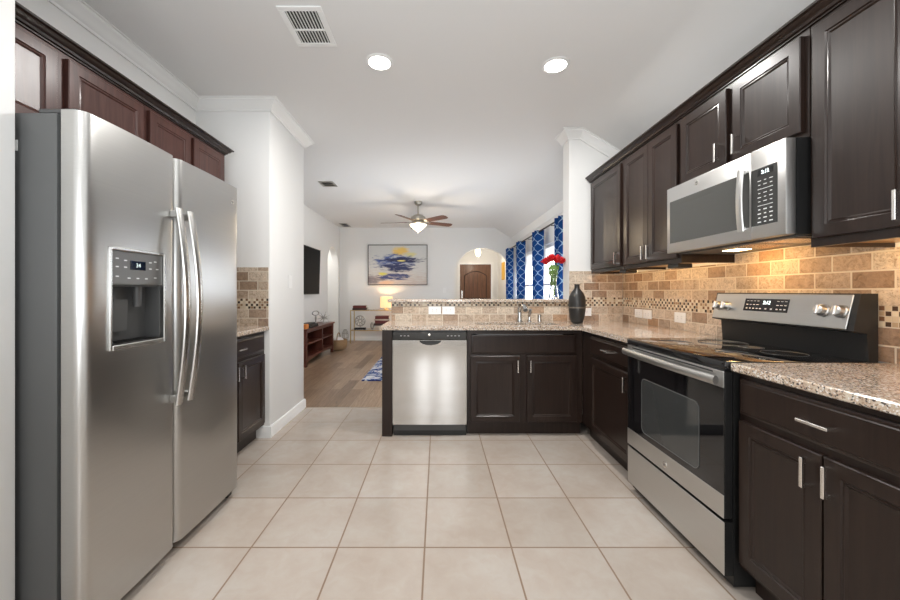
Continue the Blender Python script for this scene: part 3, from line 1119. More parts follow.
fridge_handle(FYG - .036, -.004, fdoor)
fridge_handle(FYG + .036, .004, rdoor)


def badge(T, root, par, u, n, z, r=.013):
    """round maker's badge with monogram"""
    mb = MB(T)
    mb.lathe([(r, n), (r, n + .0015), (r * .86, n + .002)], (u, 0, z), 20, 'y') if False else None
    loops = []
    for rr, nn in ((r, n), (r, n + .0016), (r * .85, n + .0022)):
        loops.append([(u + rr * math.cos(2 * PI * k / 24), nn, z + rr * math.sin(2 * PI * k / 24)) for k in range(24)])
    mb.rings(loops)
    o = mb.build('badge', M['nickel'], root, par)
    return o


def TF(u, n, z): return (fx + n, u, z)
bo = badge(TF, fr, rdoor, FY1 - .075, -.0046, 1.685)
MB().text('GE', .014, (fx - .0022, FY1 - .075, 1.685), (0, 1, 0), (0, 0, 1)).build('monogram', M['greyplas'], fr, rdoor)

# ------------------------------------------------------------------ range
rg = thing('kitchen_range', 'stainless freestanding electric range with black glass cooktop', 'range', (1.45, 1.79, 0))
RY0, RY1 = 1.424, 2.158
rf = 1.129
MB().box(1.165, 1.735, RY0, RY1, .016, .868).build('body', M['black'], rg)
for yy in (RY0 + .05, RY1 - .05):
    for xx in (1.22, 1.68):
        MB().lathe([(.018, 0), (.018, .010), (.010, .012), (.010, .016)], (xx, yy, 0), 10).build('foot', M['black'], rg)
ct = MB().box(1.128, 1.70, RY0 - .001, RY1 + .001, .8685, .9035, .006, 2)
cook = ct.build('cooktop', M['blackgl'], rg)
bu = MB()
for (bx, by, br_) in ((1.29, 1.62, .11), (1.29, 1.97, .085), (1.55, 1.62, .08), (1.55, 1.97, .11), (1.56, 1.80, .05)):
    bu.torus((bx, by, .9036), br_, .0007, (0, 0, 1), 36, 4)
bu.build('burner_ring', M['fside'], rg, cook)
def TO(u, n, z): return (1.165 - n, u, z)
od = MB(TO)
od.box(RY0 + .004, RY1 - .004, 0.0005, .0345, .280, .864, .004)
odoor = od.build('oven_door', M['black'], rg)
for za_, zb_ in ((.798, .8635), (.2805, .372)):
    MB(TO).box(RY0 + .0045, RY1 - .0045, .0335, .0362, za_, zb_, .001).build('steel_trim', M['steelmw'], rg, odoor)
MB(TO).box(RY0 + .0045, RY1 - .0045, .030, .0352, .3725, .7975, .0015).build('door_glass', M['blackgl'], rg, odoor)
wn = MB(TO)
w0, w1, v0, v1, rr = 1.563, 2.003, .405, .70, .03
loop = []
for cx_, cz_, a0 in ((w1 - rr, v1 - rr, 0), (w0 + rr, v1 - rr, 90), (w0 + rr, v0 + rr, 180), (w1 - rr, v0 + rr, 270)):
    for k in range(6):
        a = math.radians(a0 + 18 * k)
        loop.append((cx_ + rr * math.cos(a), cz_ + rr * math.sin(a)))
wn.rings([[(u, .0345, z) for u, z in loop], [(u, .0362, z) for u, z in loop]])
wn.build('oven_window', M['ovenwin'], rg, odoor)
MB(TO).tube([(u, .0364, z) for u, z in loop + loop[:1]], .0022, 5).build('window_border', M['fside'], rg, odoor)
hm = MB(TO)
n = 16
hm.tube([(RY0 + .012 + (RY1 - RY0 - .024) * k / n, .062 + .012 * math.sin(PI * k / n), .828) for k in range(n + 1)], .012, 12, ry=.019, up=(0, 0, 1))
for yy in (RY0 + .045, RY1 - .045):
    hm.box(yy - .014, yy + .014, .036, .074, .815, .838, .004)
hm.build('door_handle', M['steelmw'], rg, odoor)
MB(TO).box(RY0 + .06, RY1 - .06, .0362, .0368, .850, .856).build('vent_slot', M['slot'], rg, odoor)
bo = badge(TO, rg, odoor, 1.80, .0362, .318, .016)
MB().text('GE', .017, (1.165 - .0386, 1.80, .318), (0, -1, 0), (0, 0, 1)).build('monogram', M['greyplas'], rg, odoor)
sd = MB(TO).box(RY0 + .004, RY1 - .004, .0005, .032, .055, .266).build('storage_drawer', M['black'], rg)
MB(TO).box(RY0 + .0045, RY1 - .0045, .031, .0345, .0555, .2655, .0015).build('drawer_face', M['steelmw'], rg, sd)
# backguard
bgm = MB()
bgm.prism([(1.701, .869), (1.735, .869), (1.735, 1.172), (1.668, 1.172), (1.636, 1.022), (1.690, 1.012)], 'y', RY0, RY1)
bgd = bgm.build('backguard', M['black'], rg)
pdx, pdz = (1.662 - 1.628), (1.166 - 1.026)
Lp = math.hypot(pdx, pdz)
UPV = Vector((pdx / Lp, 0, pdz / Lp))
NV = Vector((-UPV.z, 0, UPV.x))
P0 = Vector((1.6375, 0, 1.026)) + NV * .002
def TG(u, n, v):
    p = P0 + UPV * v + NV * n
    return (p.x, u, p.z)
MB(TG).box(RY0 + .022, RY1 - .008, 0, .006, 0, Lp, .002).build('control_panel', M['steel'], rg, bgd)
DSY0, DSY1 = 1.70, 1.945
ds = MB(TG).box(DSY0, DSY1, .006, .0075, .052, .118, .0005).build('display', M['blackgl'], rg, bgd)
orgd = Vector(TG(1.815, .0079, .098))
MB().text('2:12', .024, orgd, (0, -1, 0), tuple(UPV)).build('clock_digits', M['digit'], rg, bgd)
mk = MB(TG)
for k, uu in enumerate((1.925, 1.905, 1.885, 1.865, 1.845, 1.815, 1.785, 1.755, 1.735, 1.715)):
    mk.box(uu - .005, uu + .005, .0075, .0079, .064, .069)
    if k not in (4, 5, 6):
        mk.box(uu - .006, uu + .006, .0075, .0079, .085, .088)
        mk.box(uu - .006, uu + .006, .0075, .0079, .105, .107)
mk.build('key_markings', M['mark'], rg, bgd)
for yy in (2.115, 2.06, 1.545, 1.475):
    kb = MB(TG)
    lp = []
    for r_, n_ in ((.027, .0062), (.027, .012), (.0225, .015), (.020, .032), (.016, .034)):
        lp.append([(yy + r_ * math.cos(2 * PI * k / 20), n_, .072 + r_ * math.sin(2 * PI * k / 20)) for k in range(20)])
    kb.rings(lp)
    kn = kb.build('control_knob', M['steelmw'], rg, bgd)
    MB(TG).box(yy - .0045, yy + .0045, .034, .042, .052, .092, .002).build('grip', M['nickel'], rg, kn)

# ------------------------------------------------------------------ microwave
mw = thing('microwave', 'stainless over the range microwave with dark glass door', 'microwave', (1.57, 1.785, 1.40))
MY0, MY1, MZ0, MZ1 = 1.416, 2.152, 1.405, 1.785
mf = 1.363
MB().box(1.405, XR - .01, MY0, MY1, MZ0, MZ1).build('case', M['black'], mw)
def TM(u, n, z): return (1.404 - n, u, z)
YS = 1.574
mwd = MB(TM)
mwd.box(YS + .001, MY1, 0, .041, MZ0, MZ1, .004, 2)
mdoor = mwd.build('door', M['steelmw'], mw)
MB(TM).panel(1.582, MY1 - .03, MZ0 + .055, MZ1 - .083, .0405, [(0, 0), (0, .0018), (.026, .0018), (.029, .0010), (.032, .0010)]).build('door_window', M['mwglass'], mw, mdoor)
hh = MB(TM)
hh.tube([(1.607, .058 + .008 * math.sin(PI * k / 14), MZ0 + .040 + .275 * k / 14) for k in range(15)], .0175, 10, ry=.006, up=(0, 1, 0))
hh.box(1.597, 1.617, .041, .060, MZ0 + .045, MZ0 + .061, .002).box(1.597, 1.617, .041, .060, MZ1 - .087, MZ1 - .071, .002)
hh.build('door_handle', M['steelmw'], mw, mdoor)
cp = MB(TM).box(MY0, YS - .001, 0, .041, MZ0, MZ1, .004, 2).build('control_side', M['steelmw'], mw)
MB(TM).box(MY0 + .034, YS - .002, .0405, .0418, MZ0 + .055, MZ1 - .083, .0004).build('keypad', M['keypad'], mw, cp)
MB(TM).box(1.468, 1.540, .0418, .0424, MZ1 - .116, MZ1 - .092).build('clock_window', M['blackgl'], mw, cp)
MB().text('2:12', .021, (1.404 - .0428, 1.504, MZ1 - .104), (0, -1, 0), (0, 0, 1)).build('clock_digits', M['digit'], mw, cp)
mk = MB(TM)
for r_ in range(11):
    zz = MZ0 + .066 + r_ * .0175
    for c_ in range(3):
        if r_ in (4, 8) and c_ == 1:
            mk.box(1.475, 1.535, .0418, .0422, zz, zz + .002)
            continue
        uu = 1.532 - c_ * .027
        ww_ = .005 if (r_ + c_) % 2 else .008
        mk.box(uu - ww_, uu + ww_, .0418, .0422, zz, zz + (.0045 if r_ < 4 else .003))
mk.build('key_markings', M['mark'], mw, cp)
badge(TM, mw, mdoor, 1.905, .041, MZ1 - .030, .014)
MB().text('GE', .014, (1.404 - .0432, 1.905, MZ1 - .030), (0, -1, 0), (0, 0, 1)).build('monogram', M['greyplas'], mw, mdoor)
MB().box(1.42, 1.74, MY0 + .02, MY1 - .02, MZ0 - .006, MZ0 - .0005).build('bottom_plate', M['fside'], mw)
for y0_ in (1.46, 1.66):
    gr = MB().box(1.44, 1.64, y0_, y0_ + .17, MZ0 - .008, MZ0 - .006)
    for k in range(10):
        gr.box(1.45, 1.63, y0_ + .012 + k * .015, y0_ + k * .015 + .019, MZ0 - .0095, MZ0 - .008)
    gr.build('grease_filter', M['nickel'], mw)
MB().box(1.535, 1.605, 1.85, 1.95, MZ0 - .009, MZ0 - .006).build('cooktop_lamp', M['warmlamp'], mw)
area('cooktop_lamp_light', (1.57, 1.90, MZ0 - .012), (1.0, -.25, -.75), .10, .07, 1.7, (1.0, .56, .20))

# ------------------------------------------------------------------ dishwasher
dw = thing('dishwasher', 'stainless dishwasher with black pocket handle in the peninsula', 'dishwasher', (-.07, 3.2, 0))
def TD(u, n, z): return (u, 2.965 - n, z)
DX0, DX1 = -.371, .2345
MB(TD).box(DX0 + .01, DX1 - .01, -.46, -.002, .04, .862).build('tub', M['greyplas'], dw)
# door with a slightly crowned steel skin and a scooped grip
def dwx(u):
    return .030 + .006 * math.sin(PI * (u - DX0) / (DX1 - DX0))
ns = 20
us = [DX0 + .002 + (DX1 - DX0 - .004) * k / ns for k in range(ns + 1)]
dd = MB(TD).prism([(u, dwx(u)) for u in us] + [(us[-1], 0), (us[0], 0)], 'z', .100, .785)
ddoor = dd.build('door', M['steelx'], dw)
MB(TD).box(DX0 + .002, DX1 - .002, -.001, .032, .787, .852, .003).build('control_panel', m_steel('dark_steel_strip', (0.09, 0.09, 0.09), .12, 'x'), dw)
gp = MB(TD)
lp = [(-.063 + .088 * math.cos(PI + PI * k / 14), .782 + .036 * math.sin(PI + PI * k / 14)) for k in range(15)]
gp.rings([[(u, .034, z) for u, z in lp], [(u, .0385, z) for u, z in lp]])
gp.build('pocket_handle', M['black'], dw, ddoor)
mk = MB(TD)
for uu in (-.30, -.27, -.24, .08, .11, .14, .17):
    mk.box(uu - .007, uu + .007, .032, .0324, .818, .822)
mk.build('key_markings', M['mark'], dw)
badge(TD, dw, dw, DX0 + .30, .0322, .828, .010)
MB(TD).box(DX0 + .004, DX1 - .004, -.03, -.004, .0, .098).build('kick_plate', M['black'], dw)

# ------------------------------------------------------------------ sink and taps
sk = MB()
o_ = .004
zb = .72
sk.box(sx0 - .012, sx1 + .012, sy0 - .012, sy1 + .012, zb - .004, zb)
sk.box(sx0 - .012, sx0 - o_, sy0 - .012, sy1 + .012, zb, CB - .001).box(sx1 + o_, sx1 + .012, sy0 - .012, sy1 + .012, zb, CB - .001)
sk.box(sx0 - o_, sx1 + o_, sy0 - .012, sy0 - o_, zb, CB - .001).box(sx0 - o_, sx1 + o_, sy1 + o_, sy1 + .012, zb, CB - .001)
sk.box(.70, .71, sy0 - o_, sy1 + o_, zb, .845)
sink = thing('kitchen_sink', 'stainless double bowl undermount sink in the granite counter', 'sink', (.68, 3.11, zb))
sk.build('bowls', M['steelsink'], sink)
for xx in (.52, .86):
    MB().lathe([(.04, zb), (.04, zb + .003), (.028, zb + .003), (.024, zb + .001)], (xx, 3.11, 0), 18).build('drain', M['chrome'], sink)
fc = thing('faucet', 'chrome single handle pull out faucet behind the sink', 'faucet', (.755, 3.345, CT))
MB().lathe([(.028, CT), (.028, CT + .008), (.022, CT + .014), (.019, CT + .05), (.020, CT + .115), (.017, CT + .13), (.004, CT + .136)], (.755, 3.345, 0), 18).build('body', M['chrome'], fc)
MB().tube([(.755, 3.345, CT + .09), (.757, 3.28, CT + .135), (.760, 3.23, CT + .155), (.762, 3.18, CT + .145), (.763, 3.15, CT + .115)], [.015, .015, .016, .019, .020], 12).build('spout', M['chrome'], fc)
MB().tube([(.755, 3.345, CT + .128), (.745, 3.335, CT + .15), (.735, 3.345, CT + .185)], [.008, .007, .009], 8).build('lever', M['chrome'], fc)
sp_ = thing('side_sprayer', 'chrome side sprayer right of the faucet', 'sprayer', (.845, 3.345, CT))
MB().lathe([(.020, CT), (.020, CT + .01), (.013, CT + .016), (.011, CT + .05)], (.845, 3.345, 0), 14).build('holder', M['chrome'], sp_)
MB().tube([(.845, 3.345, CT + .05), (.845, 3.318, CT + .085), (.845, 3.30, CT + .118)], [.012, .015, .013], 10).build('spray_head', M['chrome'], sp_)
tag(MB().lathe([(.016, CT), (.016, CT + .062), (.013, CT + .068), (.003, CT + .069)], (.94, 3.345, 0), 16).build('air_gap_cap', M['chrome']), 'short chrome cylinder cap right of the side sprayer', 'sink fitting')

# ------------------------------------------------------------------ outlets and switch
def outlet(T, u, z, label, n0=.0086, sw=False):
    r = thing('wall_outlet' if not sw else 'light_switch', label, 'outlet' if not sw else 'switch', Vector(T(u, n0, z)), 'white outlet plates on the tile' if not sw else None)
    hw, hh_ = (.060, .038) if not sw else (.038, .060)
    MB(T).box(u - hw, u + hw, n0, n0 + .006, z - hh_, z + hh_, .0025).build('cover_plate', M['white'], r)
    if sw:
        MB(T).box(u - .016, u + .016, n0 + .006, n0 + .009, z - .032, z + .032, .001).build('rocker', M['trim'], r)
    else:
        for s in (-1, 1):
            rc = MB(T).box(u + s * .02 - .014, u + s * .02 + .014, n0 + .006, n0 + .0075, z - .017, z + .017, .0006).build('receptacle', M['trim'], r)
            sl = MB(T)
            sl.box(u + s * .02 - .006, u + s * .02 + .002, n0 + .0075, n0 + .0078, z + .006, z + .008).box(u + s * .02 - .006, u + s * .02 + .002, n0 + .0075, n0 + .0078, z - .008, z - .006)
            sl.build('slots', M['slot'], r, rc)
    return r


outlet(TP, -.031, 1.0, 'white outlet plate under the bar, left of the two')
outlet(TP, .100, 1.0, 'white outlet plate under the bar, right of the two')
outlet(TP, 1.405, .985, 'white outlet plate half hidden behind the black vase')
outlet(TR, 3.178, .988, 'white outlet plate on the right wall, farthest from the range')
outlet(TR, 3.045, .988, 'white outlet plate on the right wall, middle one of three')
outlet(TR, 2.634, .990, 'white outlet plate on the right wall, nearest to the range')
def TC(u, n, z): return (XP + n, u, z)
outlet(TC, 3.32, 1.27, 'white light switch on the white closet wall', .0005, True)
outlet(lambda u, n, z: (u, YE - n, z), .16, 1.21, 'small white switch on the end wall left of the arch', .0005, True)

# ------------------------------------------------------------------ under cabinet lights
for (u, lab) in ((2.86, 'small black under cabinet light box below the end cabinet'), (2.25, 'small black under cabinet light box nearest the microwave')):
    ul = thing('under_cabinet_light', lab, 'light', (XR - .23, u, UZ0), 'under cabinet light boxes')
    MB(TR).box(u - .05, u + .05, .225, .315, UZ0 - .026, UZ0 - .0005, .003).build('housing', M['black'], ul)
    MB(TR).box(u - .04, u + .04, .2205, .2245, UZ0 - .022, UZ0 - .005).build('lens', M['warmlamp'], ul)
for u, L, p in ((3.13, .50, .45), (2.49, .58, .85), (1.08, .56, 1.7)):
    area('under_cabinet_glow', (XR - .285, u, UZ0 + .0105), (1, 0, -.35), L, .008, p, (1.0, .62, .25)).rotation_euler = Matrix(((0, 0, -1), (1, 0, 0), (0, -1, 0))).to_euler()

# ------------------------------------------------------------------ things on the counter and bar
vs = MB()
vp = [(.030, .0), (.050, .012), (.062, .06), (.069, .115), (.0705, .135)]
vp2 = [(.0705, .135), (.0712, .139), (.0712, .143), (.0705, .147)]
vp3 = [(.0705, .147), (.0715, .19), (.066, .235), (.050, .270), (.030, .295), (.022, .306), (.0215, .335), (.024, .343), (.018, .343), (.016, .31), (.004, .308)]
vx, vy = 1.209, 3.143
bv = thing('ceramic_vase', 'tall matte black bottle vase on the counter corner', 'vase', (vx, vy, CT))
MB().lathe([(r, CT + .0005 + h) for r, h in vp], (vx, vy, 0), 32).lathe([(r, CT + .0005 + h) for r, h in vp3], (vx, vy, 0), 32).build('vase_body', M['ceramic'], bv)
MB().lathe([(r, CT + .0005 + h) for r, h in vp2], (vx, vy, 0), 32).build('scratched_band', M['ceramicband'], bv)

gx, gy, gz = 1.150, 3.60, 1.1065
gv_ = thing('glass_vase', 'clear flared glass vase holding red roses on the bar top', 'vase', (gx, gy, gz))
op = [(.050, 0), (.052, .004), (.044, .05), (.034, .12), (.029, .19), (.033, .24), (.043, .285)]
ip = [(.041, .283), (.031, .24), (.027, .19), (.032, .12), (.042, .05), (.047, .016), (.001, .014)]
MB().lathe([(r, gz + h) for r, h in op + ip], (gx, gy, 0), 28).build('glass', M['glass'], gv_)
rose_pos = [(-.085, .395, .03, 'leftmost of the red roses in the glass vase'), (-.045, .42, -.03, 'red rose second from the left, tilted towards the kitchen'), (.0, .43, .03, 'tallest red rose at the middle back of the glass vase'),
            (.025, .405, -.045, 'front middle red rose in the glass vase'), (.065, .425, .02, 'red rose second from the right in the glass vase'), (.098, .40, -.01, 'rightmost of the red roses in the glass vase')]
for dx, hz, dy, lab in rose_pos:
    dx *= .78
    base = Vector((gx + dx * .12, gy + dy * .25, gz + .02))
    top = Vector((gx + dx, gy + dy, gz + hz))
    neck = Vector((gx + dx * .22, gy + dy * .3, gz + .24))
    r = thing('rose', lab, 'flower', top, 'red roses in the glass vase')
    pts = []
    for k in range(9):
        t = k / 8
        pts.append(tuple(base * (1 - t) ** 2 + neck * (2 * t * (1 - t)) + top * t * t))
    sm = MB().tube(pts, .0032, 6).build('stem', M['stem'], r)
    lf = MB()
    for q in (2, 3, 4, 5):
        c = Vector(pts[q])
        s_ = 1 if (q + int(dx * 1000)) % 2 else -1
        lf.grid(lambda a, b_, c=c, s_=s_: (c.x + s_ * (.03 * math.sin(PI * b_) * (a - .5) + .008 * b_), c.y + .014 * math.sin(PI * b_) * (a - .5), c.z + .065 * b_), 4, 6)
    lf.build('leaf', M['stem'], r, sm)
    bl = MB()
    KR = 1.3
    bl.sphere((top.x, top.y, top.z - .008), .017 * KR, 10, (1, 1, 1.35))
    for ring, (npet, R, ht, fl) in enumerate(((4, .016, .036, .25), (5, .023, .034, .6), (6, .030, .028, 1.0))):
        for k in range(npet):
            a0 = 2 * PI * (k + .5 * ring) / npet + dx * 30
            wdt = 2.3 * PI / npet

            def pf(a, b_, a0=a0, wdt=wdt, R=R, ht=ht, fl=fl):
                an = a0 + (a - .5) * wdt * (0.55 + .45 * math.sin(PI * min(1, b_ + .15)))
                rr_ = .007 + (R - .007) * math.sin(PI / 2 * b_) + fl * .010 * b_ ** 4
                zz_ = -.020 + ht * b_ ** 1.2 - fl * .010 * b_ ** 5 - .006 * (2 * a - 1) ** 2 * b_
                return (top.x + KR * rr_ * math.cos(an), top.y + KR * rr_ * math.sin(an), top.z - .012 + KR * 1.45 * zz_)
            bl.grid(pf, 5, 5)
    bl.build('bloom', M['rose'], r, None, recalc=False, angle=180)

# ------------------------------------------------------------------ ceiling fixtures
for (x, y, lab) in ((-.3925, 2.425, 'round lit recessed ceiling light on the left'), (.799, 2.457, 'round lit recessed ceiling light on the right')):
    t = thing('recessed_light', lab, 'ceiling light', (x, y, ZC), 'recessed lights in the kitchen ceiling')
    MB().lathe([(.092, ZC - .0005), (.092, ZC - .005), (.078, ZC - .010), (.072, ZC - .008), (.072, ZC - .0005)], (x, y, 0), 32, cap0=False, cap1=False).build('trim_ring', M['trim'], t)
    MB().lathe([(.071, ZC - .0008), (.071, ZC - .006), (.0005, ZC - .0065)], (x, y, 0), 32).build('lens', M['lens'], t)
for (x, y, e) in ((-.3925, 2.425, 17.5), (.799, 2.457, 17.5), (-.39, .55, 4), (.80, .55, 4), (-.39, -1.3, 6), (.80, -1.3, 6)):  # first two serve the fixtures, the other four are unseen added lights
    area('recessed_and_fill_lamp', (x, y, ZC - .012), (0, 0, -1), .13, .13, e, (1.0, .98, .95), 'DISK')


def vent(x0, x1, y0, y1, label, dark=False):
    t = thing('ceiling_vent', label, 'vent', ((x0 + x1) / 2, (y0 + y1) / 2, ZC), 'ceiling air vents')
    z = ZC - .0005
    fw = .032
    m = M['trim'] if not dark else M['brnickel']
    MB().box(x0, x1, y0, y0 + fw, z - .008, z, .002).box(x0, x1, y1 - fw, y1, z - .008, z, .002).box(x0, x0 + fw, y0 + fw, y1 - fw, z - .008, z, .002).box(x1 - fw, x1, y0 + fw, y1 - fw, z - .008, z, .002).build('vent_frame', m, t)
    MB().box(x0 + fw, x1 - fw, y0 + fw, y1 - fw, z - .0015, z).build('duct_opening', M['slot'], t)
    lv = MB()
    ym = y0 + .55 * (y1 - y0)
    lv.box(x0 + fw, x1 - fw, ym - .006, ym + .006, z - .007, z - .0016)
    nn = 10
    for k in range(nn):
        xx = x0 + fw + (x1 - x0 - 2 * fw) * (k + .5) / nn
        for a, b_ in ((y0 + fw, ym - .006), (ym + .006, y1 - fw)):
            lv.prism([(xx - .006, z - .0016), (xx - .0045, z - .0016), (xx + .005, z - .008), (xx + .0035, z - .008)], 'y', a, b_)
    lv.build('louvre', m, t)


vent(-.874, -.632, 1.945, 2.265, 'white square ceiling vent in the kitchen')
vent(-1.68, -1.47, 5.05, 5.29, 'small ceiling vent over the living room, nearer the kitchen', True)
vent(-2.24, -2.06, 8.16, 8.56, 'small ceiling vent over the far living room corner', True)

# ceiling fan
fcx, fcy = -.34, 6.2
fan = thing('ceiling_fan', 'five blade ceiling fan with lit glass bowl in the living room', 'ceiling fan', (fcx, fcy, ZC))
MB().lathe([(.065, ZC - .0005), (.068, ZC - .02), (.05, ZC - .055), (.02, ZC - .07)], (fcx, fcy, 0), 24).build('canopy', M['brnickel'], fan)
MB().lathe([(.012, ZC - .24), (.012, ZC - .06)], (fcx, fcy, 0), 12).build('downrod', M['brnickel'], fan)
MB().lathe([(.03, ZC - .22), (.085, ZC - .235), (.122, ZC - .262), (.125, ZC - .315), (.10, ZC - .335), (.05, ZC - .345)][::-1], (fcx, fcy, 0), 28).build('motor_housing', M['brnickel'], fan)
MB().lathe([(.04, ZC - .395), (.115, ZC - .393), (.122, ZC - .375), (.11, ZC - .346), (.04, ZC - .345)], (fcx, fcy, 0), 28).build('switch_housing', M['brnickel'], fan)
bowl = MB().lathe([(.012, ZC - .505), (.035, ZC - .500), (.085, ZC - .463), (.132, ZC - .418), (.150, ZC - .396), (.04, ZC - .3955)], (fcx, fcy, 0), 28).build('glass_bowl', M['bowl'], fan)
MB().lathe([(.004, ZC - .535), (.012, ZC - .522), (.008, ZC - .51), (.014, ZC - .5055)], (fcx, fcy, 0), 12).build('finial', M['brnickel'], fan)
for ang in (28, 100, 172, 244, 316):
    a = math.radians(ang)
    c_, s_ = math.cos(a), math.sin(a)
    zb_ = ZC - .352

    def TB(u, n_, z, c_=c_, s_=s_):
        # u along the blade, n_ across it, pitched
        pz = z - n_ * .22
        return (fcx + u * c_ - n_ * s_, fcy + u * s_ + n_ * c_, pz)
    MB(TB).box(.085, .20, -.018, .018, zb_ - .004, zb_ + .004, .002).box(.185, .225, -.045, .045, zb_ - .004, zb_ - .0005, .002).build('blade_iron', M['brnickel'], fan)
    pts = [(.19, -.055), (.60, -.068), (.645, -.055), (.66, -.02), (.66, .02), (.645, .055), (.60, .068), (.19, .055)]
    MB(TB).prism(pts, 'z', zb_, zb_ + .006).build('blade', M['bladewood'], fan)
point('fan_lamp', (fcx, fcy, ZC - .57), 9, (1.0, .80, .55), .06)
point('fan_uplamp', (fcx + .0, fcy - .16, ZC - .42), 2, (1.0, .80, .55), .05)

# ------------------------------------------------------------------ living room
# television
def TTV(u, n, z):
    k = math.radians(1.5)
    zz = z - 1.54
    return (XLL + .10 + n * math.cos(k) + zz * math.sin(k), u, 1.54 + zz * math.cos(k) - n * math.sin(k))
tv = thing('television', 'black flat screen television mounted on the left living room wall', 'television', (XLL + .01, 6.2, 1.54))
MB(TTV).box(5.58, 6.83, 0, .035, 1.13, 1.955, .006).build('casing', M['black'], tv)
MB(TTV).box(5.592, 6.818, .035, .0365, 1.145, 1.943).build('screen', M['tvscr'], tv)
MB().box(XLL + .0005, XLL + .02, 5.95, 6.45, 1.35, 1.72).box(XLL + .02, XLL + .11, 6.05, 6.08, 1.45, 1.6).box(XLL + .02, XLL + .11, 6.32, 6.35, 1.45, 1.6).build('wall_bracket', M['darkmetal'], tv)

# tv stand
ts = thing('media_console', 'reddish wooden media stand with four open cubbies', 'cabinet', (-2.19, 6.32, 0))
X0, X1, Y0, Y1 = -2.34, -2.04, 5.60, 7.06
MB().box(X0 - .01, X1 + .02, Y0 - .02, Y1 + .02, .56, .59, .004).build('top', M['redwood'], ts)
for xx in (X0, X1 - .05):
    for yy in (Y0, Y1 - .05):
        MB().box(xx, xx + .05, yy, yy + .05, 0, .56, .003).build('leg', M['redwood'], ts)
MB().box(X0 + .02, X1 - .01, Y0 + .05, Y1 - .05, .115, .145).build('bottom_shelf', M['redwood'], ts)
MB().box(X0 + .02, X1 - .012, Y0 + .05, 6.395, .335, .355).build('shelf', M['redwood'], ts)
MB().box(X0 + .02, X1 - .012, 6.435, Y1 - .05, .335, .355).build('shelf', M['redwood'], ts)
MB().box(X0 + .02, X1 - .008, 6.395, 6.435, .145, .56).build('divider', M['redwood'], ts)
MB().box(X0 + .004, X0 + .02, Y0 + .05, Y1 - .05, .115, .56).build('back_panel', M['redwood'], ts)
MB().box(X0 + .05, X1 - .05, Y0 + .01, Y0 + .03, .115, .56).box(X0 + .05, X1 - .05, Y1 - .03, Y1 - .01, .115, .56).build('side_panel', M['redwood'], ts)
ap = MB().box(X1 - .03, X1 - .01, Y0 + .05, Y1 - .05, .525, .56)
na = 14
poly = [(Y0 + .05, .115)] + [(Y0 + .05 + (Y1 - Y0 - .1) * k / na, .075 + .035 * math.sin(PI * k / na)) for k in range(na + 1)] + [(Y1 - .05, .115)]
ap.prism(poly, 'x', X1 - .03, X1 - .01)
ap.build('apron', M['redwood'], ts)
tag(MB().box(-2.24, -2.06, 5.80, 6.22, .5905, .635, .005).box(-2.22, -2.09, 5.85, 6.15, .635, .660, .004).build('media_player', M['black']), 'flat black media box on the reddish media stand', 'electronics')
tag(MB().box(-2.13, -2.055, 5.63, 5.76, .5905, .665, .01).build('orange_box', M['orange']), 'small orange box at the near end of the media stand', 'box')
rs = thing('ring_sculpture', 'pewter ring sculpture standing on the media stand', 'ornament', (-2.15, 6.35, .59))
MB().box(-2.19, -2.11, 6.29, 6.41, .5905, .612, .003).build('plinth', M['pewter'], rs)
MB().torus((-2.15, 6.35, .80), .07, .012, (1, -.6, 0), 24, 8, 1.0, .55).build('ring', M['pewter'], rs)
MB().tube([(-2.15, 6.33, .612), (-2.15, 6.37, .70), (-2.15, 6.35, .765)], .012, 8).tube([(-2.15, 6.38, .612), (-2.15, 6.33, .70), (-2.15, 6.35, .765)], .010, 8).build('stem', M['pewter'], rs)
sb = thing('starburst_ornament', 'spiky silver starburst ornament on the far end of the media stand', 'ornament', (-2.15, 6.80, .59))
MB().lathe([(.035, .5905), (.035, .600), (.006, .606), (.006, .66)], (-2.15, 6.80, 0), 12).build('foot', M['pewter'], sb)
mb = MB().sphere((-2.15, 6.80, .69), .022, 10)
for k in range(16):
    ph = math.acos(1 - 2 * (k + .5) / 16)
    th = PI * (1 + 5 ** .5) * k
    d = Vector((math.sin(ph) * math.cos(th), math.sin(ph) * math.sin(th), math.cos(ph)))
    if d.z < -.6:
        continue
    mb.tube([tuple(Vector((-2.15, 6.80, .69)) + d * q) for q in (.01, .06, .13)], [.007, .005, .001], 6)
mb.build('burst', M['pewter'], sb)
bs = thing('wicker_basket', 'round wicker basket on the floor beside the media stand', 'basket', (-2.02, 7.32, 0))
wk = MB().lathe([(.11, .0005), (.15, .03), (.17, .12), (.165, .21), (.155, .21), (.158, .12), (.14, .035), (.001, .02)], (-2.02, 7.34, 0), 24)
for k in range(6):
    wk.torus((-2.02, 7.34, .03 + k * .034), [.151, .163, .169, .171, .169, .166][k], .006, (0, 0, 1), 28, 6)
wk.build('woven_body', M['wicker'], bs)
MB().torus((-2.02, 7.34, .22), .12, .009, (1, 0, 0), 28, 8).build('handle', M['wicker'], bs)
tag(MB().sphere((-2.02, 7.34, .155), .115, 14, (1, 1, .9)).build('cushion', M['linen']), 'round white cushion inside the wicker basket', 'cushion')
wl = thing('wire_lantern', 'grey wire lantern on the floor left of the brass console', 'lantern', (-2.17, 8.45, 0))
lw = MB()
for k in range(8):
    a = 2 * PI * k / 8
    lw.tube([(-2.17 + r_ * math.cos(a), 8.45 + r_ * math.sin(a), z_) for r_, z_ in ((.05, .004), (.075, .10), (.07, .20), (.03, .29))], .004, 5)
for r_, z_ in ((.05, .004), (.075, .10), (.07, .20), (.03, .29)):
    lw.torus((-2.17, 8.45, z_ + .001), r_, .004, (0, 0, 1), 20, 5)
lw.build('wire_frame', M['pewter'], wl)
